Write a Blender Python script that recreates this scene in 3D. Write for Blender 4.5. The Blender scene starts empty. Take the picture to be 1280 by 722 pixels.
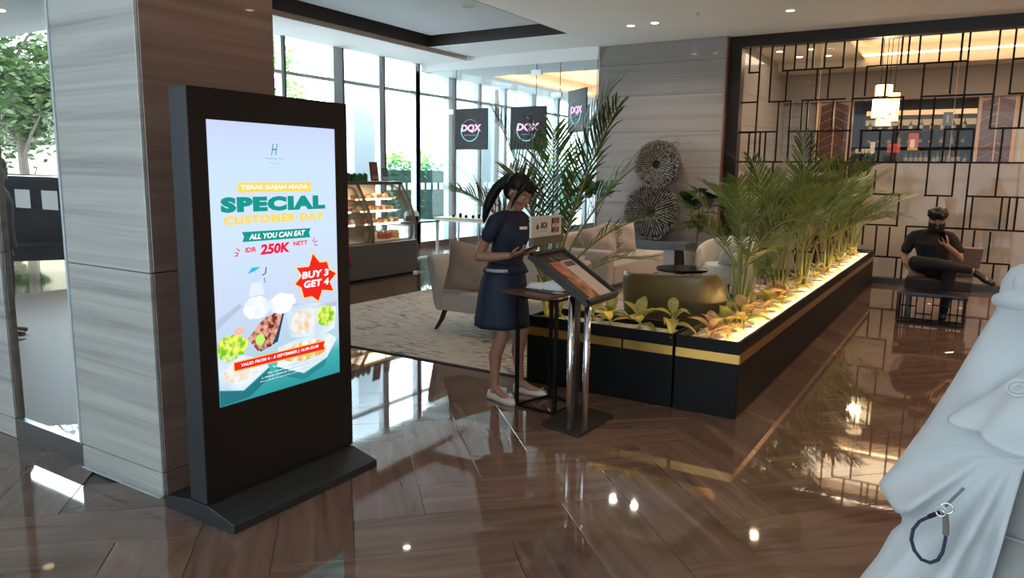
import bpy, bmesh, math, random
import numpy as np
from mathutils import Vector, Matrix, Quaternion
random.seed(7)
R = math.radians; PI = math.pi
scene = bpy.context.scene
COL = scene.collection

# ---------------------------------------------------------------- camera
cam_d = bpy.data.cameras.new('camera'); cam = bpy.data.objects.new('camera', cam_d); COL.objects.link(cam)
cam_d.sensor_width = 36; cam_d.lens = 36 * 920.03 / 1280; cam_d.clip_end = 300; cam_d.clip_start = .05
_h, _p, _r = 0.554875, 0.155581, 0.0145847
_f = Vector((-math.sin(_h) * math.cos(_p), math.cos(_h) * math.cos(_p), -math.sin(_p)))
_rt = Vector((math.cos(_h), math.sin(_h), 0)); _up = _rt.cross(_f)
_x = _rt * math.cos(_r) + _up * math.sin(_r); _y = _up * math.cos(_r) - _rt * math.sin(_r)
cam.matrix_world = Matrix(((_x.x, _y.x, -_f.x, 0), (_x.y, _y.y, -_f.y, 0), (_x.z, _y.z, -_f.z, 1.6), (0, 0, 0, 1)))
scene.camera = cam

# ---------------------------------------------------------------- sky, exposure, light
scene.view_settings.view_transform = 'Standard'; scene.view_settings.look = 'None'
scene.view_settings.gamma = 1; scene.view_settings.use_curve_mapping = False
scene.view_settings.exposure = 0.28
scene.cycles.use_denoising = True
scene.cycles.max_bounces = 8; scene.cycles.diffuse_bounces = 4; scene.cycles.glossy_bounces = 5
scene.cycles.transparent_max_bounces = 16; scene.cycles.transmission_bounces = 4
scene.cycles.sample_clamp_indirect = 8; scene.cycles.caustics_reflective = False; scene.cycles.caustics_refractive = False
world = bpy.data.worlds.new('overcast sky'); scene.world = world; world.use_nodes = True
bg = world.node_tree.nodes['Background']
bg.inputs[0].default_value = (.86, .94, 1, 1); bg.inputs[1].default_value = 10.0

def light(name, kind, loc, power, color, size=1, size_y=None, rot=None, portal=False, spot=None):
    d = bpy.data.lights.new(name, kind); d.energy = power; d.color = color
    if kind == 'AREA':
        d.shape = 'RECTANGLE' if size_y else 'SQUARE'; d.size = size
        if size_y: d.size_y = size_y
        if portal: d.cycles.is_portal = True
    elif kind == 'SPOT': d.spot_size = spot; d.spot_blend = .6; d.shadow_soft_size = size
    else: d.shadow_soft_size = size
    o = bpy.data.objects.new(name, d); COL.objects.link(o); o.location = loc
    if rot: o.rotation_euler = rot
    return o
WARM = (1, .72, .42); WARM2 = (1, .58, .26)

# ---------------------------------------------------------------- materials
MATS = {}
def new_mat(name):
    m = bpy.data.materials.new(name); m.use_nodes = True
    nt = m.node_tree; b = nt.nodes['Principled BSDF']; MATS[name] = m
    return m, nt, b
def plain(name, col, rough=.6, metal=0, spec=.5, noise=0, nscale=20, bump=0, emit=None, es=0, sub=0, coat=0, alpha=None, sheen=0):
    m, nt, b = new_mat(name)
    b.inputs['Base Color'].default_value = (*col, 1); b.inputs['Roughness'].default_value = rough
    b.inputs['Metallic'].default_value = metal; b.inputs['Specular IOR Level'].default_value = spec
    if coat: b.inputs['Coat Weight'].default_value = coat; b.inputs['Coat Roughness'].default_value = .08
    if sheen: b.inputs['Sheen Weight'].default_value = sheen
    if sub: b.inputs['Subsurface Weight'].default_value = sub; b.inputs['Subsurface Scale'].default_value = .02
    if emit: b.inputs['Emission Color'].default_value = (*emit, 1); b.inputs['Emission Strength'].default_value = es
    if noise or bump:
        tc = nt.nodes.new('ShaderNodeTexCoord'); n = nt.nodes.new('ShaderNodeTexNoise')
        n.inputs['Scale'].default_value = nscale; n.inputs['Detail'].default_value = 5
        nt.links.new(tc.outputs['Object'], n.inputs['Vector'])
        if noise:
            r = nt.nodes.new('ShaderNodeValToRGB')
            r.color_ramp.elements[0].position = .3; r.color_ramp.elements[1].position = .7
            r.color_ramp.elements[0].color = (*[c * (1 - noise) for c in col], 1)
            r.color_ramp.elements[1].color = (*[min(1, c * (1 + noise)) for c in col], 1)
            nt.links.new(n.outputs['Fac'], r.inputs['Fac']); nt.links.new(r.outputs['Color'], b.inputs['Base Color'])
        if bump:
            bp = nt.nodes.new('ShaderNodeBump'); bp.inputs['Strength'].default_value = bump; bp.inputs['Distance'].default_value = .01
            nt.links.new(n.outputs['Fac'], bp.inputs['Height']); nt.links.new(bp.outputs['Normal'], b.inputs['Normal'])
    return m
def veined(name, cols, scale, rough=.15, uv=False, spec=.5, det=6, coat=0, dist=1.2, contrast=(.25, .75), tint=.18):
    """long-grained wood-vein marble; veins follow the stretched axis"""
    m, nt, b = new_mat(name); N = nt.nodes.new; L = nt.links.new
    tc = N('ShaderNodeTexCoord'); geo = N('ShaderNodeNewGeometry'); oi = N('ShaderNodeObjectInfo')
    mp = N('ShaderNodeMapping'); mp.inputs['Scale'].default_value = scale
    add = N('ShaderNodeVectorMath'); add.operation = 'ADD'
    mul = N('ShaderNodeVectorMath'); mul.operation = 'SCALE'; mul.inputs['Scale'].default_value = 37
    cmb = N('ShaderNodeCombineXYZ')
    for i in range(3): L(oi.outputs['Random'], cmb.inputs[i])
    L(cmb.outputs[0], mul.inputs[0]); L(tc.outputs['UV'] if uv else geo.outputs['Position'], add.inputs[0]); L(mul.outputs[0], add.inputs[1])
    L(add.outputs[0], mp.inputs['Vector'])
    n1 = N('ShaderNodeTexNoise'); n1.inputs['Scale'].default_value = 1; n1.inputs['Detail'].default_value = det; n1.inputs['Distortion'].default_value = dist
    n1.inputs['Roughness'].default_value = .62
    L(mp.outputs[0], n1.inputs['Vector'])
    r = N('ShaderNodeValToRGB'); e = r.color_ramp.elements
    e[0].position = contrast[0]; e[1].position = contrast[1]; e[0].color = (*cols[0], 1); e[1].color = (*cols[-1], 1)
    for i, c in enumerate(cols[1:-1]):
        k = e.new(contrast[0] + (contrast[1] - contrast[0]) * (i + 1) / (len(cols) - 1)); k.color = (*c, 1)
    L(n1.outputs['Fac'], r.inputs['Fac'])
    hsv = N('ShaderNodeHueSaturation'); mr = N('ShaderNodeMapRange')
    mr.inputs['To Min'].default_value = 1 - tint; mr.inputs['To Max'].default_value = 1 + tint
    if uv:                                    # per-piece shade: object random plus the piece attribute of the joined far tiles
        at = N('ShaderNodeAttribute'); at.attribute_name = 'piece'
        s = N('ShaderNodeMath'); s.operation = 'ADD'; fr = N('ShaderNodeMath'); fr.operation = 'FRACT'
        L(oi.outputs['Random'], s.inputs[0]); L(at.outputs['Fac'], s.inputs[1]); L(s.outputs[0], fr.inputs[0]); L(fr.outputs[0], mr.inputs['Value'])
    else: L(oi.outputs['Random'], mr.inputs['Value'])
    L(mr.outputs[0], hsv.inputs['Value']); L(r.outputs['Color'], hsv.inputs['Color']); L(hsv.outputs[0], b.inputs['Base Color'])
    b.inputs['Roughness'].default_value = rough; b.inputs['Specular IOR Level'].default_value = spec
    if coat: b.inputs['Coat Weight'].default_value = coat; b.inputs['Coat Roughness'].default_value = .02
    return m
def glass(name, tint=(.93, .97, .97), rough=.0, refl=1.0):
    m, nt, b = new_mat(name); nt.nodes.remove(b); N = nt.nodes.new; L = nt.links.new
    out = nt.nodes['Material Output']; t = N('ShaderNodeBsdfTransparent'); t.inputs[0].default_value = (*tint, 1)
    g = N('ShaderNodeBsdfGlossy'); g.inputs['Roughness'].default_value = rough; fr = N('ShaderNodeFresnel'); fr.inputs['IOR'].default_value = 1.45
    mx = N('ShaderNodeMixShader'); ml = N('ShaderNodeMath'); ml.operation = 'MULTIPLY'; ml.inputs[1].default_value = refl
    ge = N('ShaderNodeNewGeometry'); iv = N('ShaderNodeMath'); iv.operation = 'SUBTRACT'; iv.inputs[0].default_value = 1; L(ge.outputs['Backfacing'], iv.inputs[1])
    m2 = N('ShaderNodeMath'); m2.operation = 'MULTIPLY'; L(fr.outputs[0], m2.inputs[0]); L(iv.outputs[0], m2.inputs[1])   # pane faces reflect from outside only
    L(m2.outputs[0], ml.inputs[0]); L(ml.outputs[0], mx.inputs[0]); L(t.outputs[0], mx.inputs[1]); L(g.outputs[0], mx.inputs[2]); L(mx.outputs[0], out.inputs['Surface'])
    return m
def emit(name, col, s):
    m, nt, b = new_mat(name); nt.nodes.remove(b); e = nt.nodes.new('ShaderNodeEmission')
    e.inputs[0].default_value = (*col, 1); e.inputs[1].default_value = s
    nt.links.new(e.outputs[0], nt.nodes['Material Output'].inputs['Surface']); return m
def emit_noise(name, c1, c2, scale, s, lo=.4, hi=.6, c3=None):
    m, nt, b = new_mat(name); nt.nodes.remove(b); N = nt.nodes.new; L = nt.links.new
    tc = N('ShaderNodeTexCoord'); n = N('ShaderNodeTexNoise'); n.inputs['Scale'].default_value = scale; n.inputs['Detail'].default_value = 6
    L(tc.outputs['Object'], n.inputs['Vector']); r = N('ShaderNodeValToRGB'); el = r.color_ramp.elements
    el[0].position = lo; el[1].position = hi; el[0].color = (*c1, 1); el[1].color = (*c2, 1)
    if c3: k = el.new((lo + hi) / 2); k.color = (*c3, 1)
    L(n.outputs['Fac'], r.inputs['Fac']); e = N('ShaderNodeEmission'); e.inputs[1].default_value = s
    L(r.outputs['Color'], e.inputs[0]); L(e.outputs[0], nt.nodes['Material Output'].inputs['Surface']); return m
def leafmat(name, c1, c2, scale=6, rough=.45, trans=.25):
    m, nt, b = new_mat(name); N = nt.nodes.new; L = nt.links.new
    tc = N('ShaderNodeTexCoord'); n = N('ShaderNodeTexNoise'); n.inputs['Scale'].default_value = scale; n.inputs['Detail'].default_value = 3
    oi = N('ShaderNodeObjectInfo'); a = N('ShaderNodeMath'); a.operation = 'MULTIPLY_ADD'; a.inputs[1].default_value = .35
    L(oi.outputs['Random'], a.inputs[0]); L(n.outputs['Fac'], a.inputs[2])
    L(tc.outputs['Object'], n.inputs['Vector']); r = N('ShaderNodeValToRGB'); el = r.color_ramp.elements
    el[0].position = .4; el[1].position = .85; el[0].color = (*c1, 1); el[1].color = (*c2, 1)
    L(a.outputs[0], r.inputs['Fac']); L(r.outputs['Color'], b.inputs['Base Color']); b.inputs['Roughness'].default_value = rough
    tr = N('ShaderNodeBsdfTranslucent'); L(r.outputs['Color'], tr.inputs[0]); mx = N('ShaderNodeMixShader'); mx.inputs[0].default_value = trans
    L(b.outputs[0], mx.inputs[1]); L(tr.outputs[0], mx.inputs[2]); L(mx.outputs[0], nt.nodes['Material Output'].inputs['Surface']); return m

M_tile = veined('polished brown marble tile', [(.080, .043, .030), (.128, .08, .059), (.168, .11, .084), (.23, .162, .13)], (.9, 8, 1), .035, uv=True, spec=.5, coat=.45, tint=.16)
M_sub = plain('dark grout', (.10, .075, .06), .5)
M_stoneLit = veined('grey daylit wood-vein stone', [(.23, .22, .205), (.40, .39, .365), (.50, .49, .46)], (.22, .22, 11), .12, coat=.5, tint=.04, contrast=(.25, .6), dist=.5)  # paler copy of the pillar stone; window light put into the colour
M_stoneB = veined('taupe wood-vein stone', [(.185, .165, .16), (.27, .25, .245), (.31, .285, .28)], (.18, .18, 6), .18, coat=.35, tint=.04, contrast=(.25, .7))
M_stoneShade = veined('brown shaded wood-vein stone', [(.12, .072, .056), (.19, .118, .09), (.245, .155, .12)], (.22, .22, 12), .12, coat=.4, tint=.05, contrast=(.25, .65), dist=.5)  # darker copy of the pillar stone; side-face shade put into the colour
M_white = plain('white painted plaster', (.86, .87, .88), .8)
M_ceil = plain('ceiling plaster', (.88, .91, .93), .85)
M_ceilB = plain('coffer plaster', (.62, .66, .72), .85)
M_dark = plain('dark bronze cove', (.035, .028, .024), .5)
M_alu = plain('bloom-paled aluminium mullion', (.50, .55, .58), .4, metal=.1)  # grey lifted towards blue-white; window bloom put into the colour
M_glass = glass('clear glazing', (.90, .96, .97))
M_glassi = glass('partition glass', (.93, .97, .98), refl=.8)
M_front = glass('light-cutting front glazing', (.49, .52, .53))  # tint added to cut daylight entering through the unseen front
M_edge = plain('green glass edge', (.18, .26, .25), .2)
M_steel = plain('brushed steel', (.55, .57, .58), .28, metal=1)
M_chrome = plain('chrome', (.85, .85, .85), .08, metal=1)
M_blk = plain('black powder coat', (.006, .006, .006), .45, spec=.15)
M_kiosk = plain('black kiosk metal', (.016, .019, .022), .38)
M_blkgl = plain('black glass', (.006, .006, .007), .12)
M_blkwood = plain('black stained wood', (.012, .010, .010), .3)
M_gold = plain('brushed brass band', (.58, .33, .09), .3, metal=1)
M_reveal = plain('brown wood reveal', (.20, .105, .07), .4, noise=.2, nscale=8)
M_frost = plain('beige upholstered panel', (.62, .46, .37), .6, noise=.04, nscale=3)
M_squares = plain('white film square', (.88, .88, .86), .7)
def film():
    m, nt, b = new_mat('frosted film square'); tr = nt.nodes.new('ShaderNodeBsdfTranslucent'); tr.inputs[0].default_value = (.9, .9, .88, 1); mx = nt.nodes.new('ShaderNodeMixShader'); mx.inputs[0].default_value = .7
    b.inputs['Base Color'].default_value = (.88, .88, .86, 1); b.inputs['Roughness'].default_value = .8
    nt.links.new(b.outputs[0], mx.inputs[1]); nt.links.new(tr.outputs[0], mx.inputs[2]); nt.links.new(mx.outputs[0], nt.nodes['Material Output'].inputs['Surface']); return m
M_film = film()

# ---------------------------------------------------------------- mesh helpers
class MB:
    def __init__(s): s.v = []; s.f = []; s.uv = []
    def add(s, vs, fs):
        o = len(s.v); s.v += [tuple(v) for v in vs]; s.f += [tuple(i + o for i in f) for f in fs]; return s
    def box(s, a, b):
        (x0, y0, z0), (x1, y1, z1) = a, b
        return s.add([(x0, y0, z0), (x1, y0, z0), (x1, y1, z0), (x0, y1, z0), (x0, y0, z1), (x1, y0, z1), (x1, y1, z1), (x0, y1, z1)],
                     [(0, 3, 2, 1), (4, 5, 6, 7), (0, 1, 5, 4), (1, 2, 6, 5), (2, 3, 7, 6), (3, 0, 4, 7)])
    def obox(s, c, size, mat=None):
        m = mat or Matrix(); h = [q / 2 for q in size]; c = Vector(c)
        vs = [c + (m @ Vector((x * h[0], y * h[1], z * h[2]))) for z in (-1, 1) for x, y in ((-1, -1), (1, -1), (1, 1), (-1, 1))]
        return s.add(vs, [(0, 3, 2, 1), (4, 5, 6, 7), (0, 1, 5, 4), (1, 2, 6, 5), (2, 3, 7, 6), (3, 0, 4, 7)])
    def prism(s, pts, ext):          # closed polygon (3D pts) extruded by vector
        n = len(pts); e = Vector(ext); P = [Vector(p) for p in pts]
        return s.add(P + [p + e for p in P], [tuple(range(n))[::-1], tuple(range(n, 2 * n))] + [(i, (i + 1) % n, n + (i + 1) % n, n + i) for i in range(n)])
    def tube(s, pts, r, n=8, closed=False, caps=True):
        P = [Vector(p) for p in pts]; k = len(P); rr = r if isinstance(r, (list, tuple)) else [r] * k
        o = len(s.v); up = None
        for i, p in enumerate(P):
            t = ((P[(i + 1) % k] - P[i - 1]) if closed else (P[min(i + 1, k - 1)] - P[max(i - 1, 0)])).normalized()
            if up is None: up = t.orthogonal().normalized()
            up = (up - t * up.dot(t)); up = up.normalized() if up.length > 1e-6 else t.orthogonal().normalized()
            w = t.cross(up)
            for j in range(n):
                a = 2 * PI * j / n; s.v.append(tuple(p + (up * math.cos(a) + w * math.sin(a)) * rr[i]))
        for i in range(k if closed else k - 1):
            a, b = o + i * n, o + ((i + 1) % k) * n
            for j in range(n): s.f.append((a + j, a + (j + 1) % n, b + (j + 1) % n, b + j))
        if caps and not closed: s.f.append(tuple(o + j for j in range(n))[::-1]); s.f.append(tuple(o + (k - 1) * n + j for j in range(n)))
        return s
    def lathe(s, prof, c=(0, 0, 0), n=24, m=None):    # prof (r,z)
        o = len(s.v); c = Vector(c)
        for r, z in prof:
            for j in range(n):
                v = Vector((r * math.cos(2 * PI * j / n), r * math.sin(2 * PI * j / n), z)); s.v.append(tuple(c + (m @ v if m else v)))
        for i in range(len(prof) - 1):
            for j in range(n): s.f.append((o + i * n + j, o + i * n + (j + 1) % n, o + (i + 1) * n + (j + 1) % n, o + (i + 1) * n + j))
        s.f.append(tuple(o + j for j in range(n))[::-1]); s.f.append(tuple(o + (len(prof) - 1) * n + j for j in range(n)))
        return s
    def ell(s, c, r, m=None, n=14, k=9):
        c = Vector(c); o = len(s.v)
        for i in range(1, k):
            a = PI * i / k
            for j in range(n):
                v = Vector((r[0] * math.sin(a) * math.cos(2 * PI * j / n), r[1] * math.sin(a) * math.sin(2 * PI * j / n), r[2] * math.cos(a)))
                s.v.append(tuple(c + (m @ v if m else v)))
        t = Vector((0, 0, r[2])); s.v.append(tuple(c + (m @ t if m else t))); s.v.append(tuple(c - (m @ t if m else t))); T = len(s.v) - 2
        for i in range(k - 2):
            for j in range(n): s.f.append((o + i * n + j, o + (i + 1) * n + j, o + (i + 1) * n + (j + 1) % n, o + i * n + (j + 1) % n))
        for j in range(n): s.f.append((T, o + j, o + (j + 1) % n)); s.f.append((T + 1, o + (k - 2) * n + (j + 1) % n, o + (k - 2) * n + j))
        return s
    def cap(s, a, b, ra, rb, n=12):          # tapered limb with round ends
        a, b = Vector(a), Vector(b); s.tube([a, b], [ra, rb], n); s.ell(a, (ra,) * 3, n=n, k=7); s.ell(b, (rb,) * 3, n=n, k=7); return s
    def chain(s, pts, rs, n=12):
        for i in range(len(pts) - 1): s.cap(pts[i], pts[i + 1], rs[i], rs[i + 1], n)
        return s
    def loft(s, rings, closed=True):
        o = len(s.v); n = len(rings[0])
        for r in rings: s.v += [tuple(p) for p in r]
        for i in range(len(rings) - 1):
            for j in range(n): s.f.append((o + i * n + j, o + i * n + (j + 1) % n, o + (i + 1) * n + (j + 1) % n, o + (i + 1) * n + j))
        if closed: s.f.append(tuple(o + j for j in range(n))[::-1]); s.f.append(tuple(o + (len(rings) - 1) * n + j for j in range(n)))
        return s
    def grid(s, fn, nu, nv):
        o = len(s.v)
        for i in range(nu + 1):
            for j in range(nv + 1): s.v.append(tuple(fn(i / nu, j / nv)))
        for i in range(nu):
            for j in range(nv): a = o + i * (nv + 1) + j; s.f.append((a, a + nv + 1, a + nv + 2, a + 1))
        return s
    def mesh(s, name, mat, off=(0, 0, 0), smooth=False):
        me = bpy.data.meshes.new(name); o = Vector(off)
        me.from_pydata([(v[0] - o[0], v[1] - o[1], v[2] - o[2]) for v in s.v], [], s.f)
        if mat: me.materials.append(mat)
        if smooth: me.shade_smooth()
        me.update(); return me
    def build(s, name, mat, parent=None, world=True, smooth=False, bevel=0, seg=2, sub=0, loc=None, solid=0, auto=True):
        off = (0, 0, 0)
        if parent and world:
            q = parent; off = Vector((0, 0, 0))
            while q: off = off + q.location; q = q.parent
        elif loc: off = loc
        me = s.mesh(name, mat, off, smooth); ob = bpy.data.objects.new(name, me); COL.objects.link(ob)
        if parent: ob.parent = parent
        elif loc: ob.location = loc
        if solid: md = ob.modifiers.new('s', 'SOLIDIFY'); md.thickness = solid; md.offset = 0
        if bevel: md = ob.modifiers.new('b', 'BEVEL'); md.width = bevel; md.segments = seg; md.limit_method = 'ANGLE'; md.angle_limit = R(40); me.shade_smooth() if smooth else None
        if sub: md = ob.modifiers.new('u', 'SUBSURF'); md.levels = md.render_levels = sub; me.shade_smooth()
        return ob
def remeshed(mb, name, mat, parent=None, voxel=.006, smooth=6, world=False, fac=.5, post=None):
    """one continuous skin grown over overlapping limbs"""
    off = (0, 0, 0)
    tmp = bpy.data.objects.new('tmp', mb.mesh('tmp', None, off)); COL.objects.link(tmp)
    md = tmp.modifiers.new('r', 'REMESH'); md.mode = 'VOXEL'; md.voxel_size = voxel; md.use_smooth_shade = True
    sm = tmp.modifiers.new('s', 'SMOOTH'); sm.iterations = smooth; sm.factor = fac
    dg = bpy.context.evaluated_depsgraph_get(); me = bpy.data.meshes.new_from_object(tmp.evaluated_get(dg)); me.name = name
    bpy.data.objects.remove(tmp)
    if post: post(me)
    me.materials.clear(); me.materials.append(mat); me.shade_smooth()
    ob = bpy.data.objects.new(name, me); COL.objects.link(ob)
    if parent: ob.parent = parent
    return ob
def tag(o, label=None, cat=None, group=None, kind=None):
    if label: o['label'] = label
    if cat: o['category'] = cat
    if group: o['group'] = group
    if kind: o['kind'] = kind
    return o
def thing(name, label, cat, loc=(0, 0, 0), rz=0, group=None):
    o = bpy.data.objects.new(name, None); COL.objects.link(o); o.location = loc; o.rotation_euler = (0, 0, rz); o.empty_display_size = .1
    return tag(o, label, cat, group)
def struct(o): o['kind'] = 'structure'; return o
def sroot(name, loc=(0, 0, 0)):
    o = bpy.data.objects.new(name, None); COL.objects.link(o); o.location = loc; return struct(o)
def copy_tree(o, parent=None, **kw):
    c = o.copy(); COL.objects.link(c); c.parent = parent
    for ch in list(o.children): copy_tree(ch, c)
    return c
def inst(src, parent, loc, rot=(0, 0, 0), sc=1):
    c = src.copy(); COL.objects.link(c); c.parent = parent; c.location = loc; c.rotation_euler = rot; c.scale = (sc,) * 3 if not isinstance(sc, tuple) else sc; return c
def put(me, name, parent, loc=(0, 0, 0), rot=(0, 0, 0), sc=1):
    c = bpy.data.objects.new(name, me); COL.objects.link(c); c.parent = parent; c.location = loc; c.rotation_euler = rot; c.scale = (sc,) * 3 if not isinstance(sc, tuple) else sc; return c
def text(body, size, mat, parent, org, ux, uy, name='lettering', w=None, bold=0, shear=0, depth=.0006, align='LEFT', spacing=1, hgt=None):
    """flat lettering: org = lower-left corner in the parent's space, ux/uy = reading and up directions; w/hgt fit the box"""
    cu = bpy.data.curves.new('t', 'FONT'); cu.body = body; cu.size = size; cu.offset = bold; cu.extrude = depth; cu.shear = shear; cu.space_character = spacing
    cu.resolution_u = 3
    t = bpy.data.objects.new('t', cu); COL.objects.link(t); dg = bpy.context.evaluated_depsgraph_get()
    dg.update(); me = bpy.data.meshes.new_from_object(t.evaluated_get(dg)); bpy.data.objects.remove(t)
    co = np.empty(len(me.vertices) * 3); me.vertices.foreach_get('co', co); co = co.reshape(-1, 3)
    lo, hi = co.min(0), co.max(0); co[:, 0] -= lo[0]; co[:, 1] -= lo[1]
    sx = w / (hi[0] - lo[0]) if w else 1; sy = hgt / (hi[1] - lo[1]) if hgt else sx
    ux, uy = Vector(ux), Vector(uy); uz = ux.cross(uy); A = np.array([list(ux), list(uy), list(uz)])
    co[:, 0] *= sx; co[:, 1] *= sy
    co = co @ A + np.array(list(org)); me.vertices.foreach_set('co', co.ravel())
    me.materials.clear(); me.materials.append(mat); me.name = name
    o = bpy.data.objects.new(name, me); COL.objects.link(o); o.parent = parent; me.update(); return o
def rot2(v, to): return Vector(v).rotation_difference(Vector(to)).to_matrix()
ORD = ['first', 'second', 'third', 'fourth', 'fifth', 'sixth', 'seventh', 'eighth', 'ninth', 'tenth', 'eleventh', 'twelfth', 'thirteenth', 'fourteenth', 'fifteenth', 'sixteenth', 'seventeenth', 'eighteenth', 'nineteenth', 'twentieth']
# ================================================================ STRUCTURE
# ---- floor: 45-degree herringbone of polished slabs
W, LN = .335, 1.005
def tile_mesh():
    b = MB(); g = .0012; e = .0015
    x0, x1, y0, y1 = g, LN - g, g, W - g
    b.add([(x0, y0, -.012), (x1, y0, -.012), (x1, y1, -.012), (x0, y1, -.012), (x0, y0, -e), (x1, y0, -e), (x1, y1, -e), (x0, y1, -e),
           (x0 + e, y0 + e, 0), (x1 - e, y0 + e, 0), (x1 - e, y1 - e, 0), (x0 + e, y1 - e, 0)],
          [(0, 1, 5, 4), (1, 2, 6, 5), (2, 3, 7, 6), (3, 0, 4, 7), (4, 5, 9, 8), (5, 6, 10, 9), (6, 7, 11, 10), (7, 4, 8, 11), (8, 9, 10, 11)])
    return b
def uvmap(me, off=None):
    uv = me.uv_layers.new(name='UVMap'); co = me.vertices
    for lp in me.loops: uv.data[lp.index].uv = (co[lp.vertex_index].co.x, co[lp.vertex_index].co.y)
tb = tile_mesh(); tme = tb.mesh('floor_tile', M_tile); uvmap(tme)
fl = struct(MB().box((-10.2, -4.3, -.08), (5.2, 21.2, -.0125)).build('floor', M_sub))
c45 = math.cos(R(45)); tiles = []
# lattice in rotated frame (p along 45deg, q along 135deg); herringbone with 3:1 pieces
op, oq = .05 - .02, 2.61 - 5 * W
def add_tiles():
    out = []
    for k in range(-90, 90):              # stair index
        for n in range(-24, 25):          # repeat
            # horizontal piece: start (k + 6n... ) on a 6-cell period
            px = (k + 6 * n) * W; py = k * W
            out.append((px, py, 0)); out.append((px + 0 * W, py + W, 1))
    return out
def in_room(cx, cy):
    if cx < -10.1 or cx > 4.6 or cy < -4.0 or cy > 20.8: return False
    if cy > 2.2 and cx < -1.5 * cy - .1: return False
    return True
for px, py, kind in add_tiles():
    # kind 0: long side along p; kind 1: long side along q (vertical piece above the left end of the horizontal one)
    P, Q = px + op, py + oq
    cp, cq = (P + LN / 2, Q + W / 2) if kind == 0 else (P + W / 2, Q + LN / 2)
    cx, cy = cp * c45 - cq * c45, cp * c45 + cq * c45
    if not in_room(cx, cy): continue
    X, Y = P * c45 - Q * c45, P * c45 + Q * c45
    tiles.append((X, Y, kind, cx, cy))
Fv = (-math.sin(_h), math.cos(_h)); Rv = (math.cos(_h), math.sin(_h))
def vis(t):
    d = t[3] * Fv[0] + t[4] * Fv[1]; s = t[3] * Rv[0] + t[4] * Rv[1]
    return d > 1.7 and abs(s) < d * .78 + .8 and not (t[3] < -3.6 and t[4] > 2.3 and t[3] / t[4] < -1.25)
tiles.sort(key=lambda t: (not vis(t), math.hypot(t[3], t[4])))
near, far = tiles[:300], tiles[300:]
def tile_tf(t):
    return (t[0], t[1], 0), (R(45) if t[2] == 0 else R(135))
for t in near:
    l, a = tile_tf(t)
    if t[2] == 1: l = (t[0] + W * c45, t[1] + W * c45, 0)
    put(tme, 'floor_tile', fl, l, (0, 0, a))
fb = MB(); uvs = []; pc = []
bv = [Vector(v) for v in tb.v]
for t in far:
    l, a = tile_tf(t)
    if t[2] == 1: l = (t[0] + W * c45, t[1] + W * c45, 0)
    m = Matrix.Rotation(a, 3, 'Z'); ou = random.uniform(0, 60); ov = random.uniform(0, 60); pr = random.random()
    fb.add([Vector(l) + m @ v for v in bv], tb.f); uvs += [(v.x + ou, v.y + ov) for v in bv]; pc += [pr] * len(bv)
fm = fb.mesh('floor_tiles_beyond', M_tile); uv = fm.uv_layers.new(name='UVMap')
for lp in fm.loops: uv.data[lp.index].uv = uvs[lp.vertex_index]
at = fm.attributes.new('piece', 'FLOAT', 'POINT'); at.data.foreach_set('value', pc)
fo = bpy.data.objects.new('floor_tiles_beyond', fm); COL.objects.link(fo); fo.parent = fl; fo['kind'] = 'stuff'

# ---- stone clad walls
def panel(par, a, b, mat, name='stone_panel'):
    return MB().box(a, b).build(name, mat, par, bevel=.003, seg=1)
ZC = 3.87
wp = struct(MB().box((-3.95, 2.03, 0), (-3.27, 2.77, ZC)).build('wall_pillar', M_dark))
for z0, z1 in ((0, .122), (.122, 1.11), (1.11, 2.5), (2.5, ZC)):
    panel(wp, (-3.965, 2.01, z0 + .002), (-3.25, 2.03, z1 - .002), M_stoneLit)
    panel(wp, (-3.27, 2.031, z0 + .002), (-3.248, 2.79, z1 - .002), M_stoneShade)
    panel(wp, (-3.967, 2.031, z0 + .002), (-3.95, 2.79, z1 - .002), M_stoneShade)
wq = struct(MB().box((-10.2, 2.03, 0), (-4.72, 2.07, ZC)).build('wall_entrance', M_dark))
for z0, z1 in ((0, .122), (.122, 1.11), (1.11, 2.5), (2.5, ZC)):
    panel(wq, (-10.2, 2.01, z0 + .002), (-4.705, 2.03, z1 - .002), M_stoneLit)
    panel(wq, (-4.72, 2.031, z0 + .002), (-4.70, 2.07, z1 - .002), M_stoneShade)
tr = struct(MB().box((-3.95, 1.99, 0), (-3.25, 2.009, .004)).build('trim_1', M_alu))
# entrance fixed pane with steel kick plate
w1 = sroot('window_1', (-4.33, 2.03, 0))
MB().box((-4.70, 2.03, .125), (-3.968, 2.042, 3.87)).build('pane', M_glass, w1)
MB().box((-4.70, 2.012, .0), (-3.968, 2.05, .125)).build('kick_plate', M_steel, w1)
MB().box((-3.985, 2.005, .125), (-3.966, 2.06, 3.87)).build('frame_post', M_alu, w1)
for x in (-4.50, -4.215): MB().box((x, 2.0285, 1.375), (x + .16, 2.0298, 1.475)).build('film_square', M_film, w1)

# back stone wall with reveal
wb = struct(MB().box((-5.93, 12.50, 0), (-3.66, 12.75, ZC)).build('wall_back', M_dark))
zs = [0, .5, 1.12, 1.74, 2.36, 2.98, 3.52, ZC]
for z0, z1 in zip(zs[:-1], zs[1:]): panel(wb, (-5.94, 12.48, z0 + .0015), (-3.665, 12.50, z1 - .0015), M_stoneB)
MB().box((-5.96, 12.481, 0), (-5.94, 12.76, ZC)).build('end_trim', M_alu, wb)
struct(MB().box((-3.664, 12.478, 0), (-3.645, 12.80, ZC)).build('trim_2', M_reveal))

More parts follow.
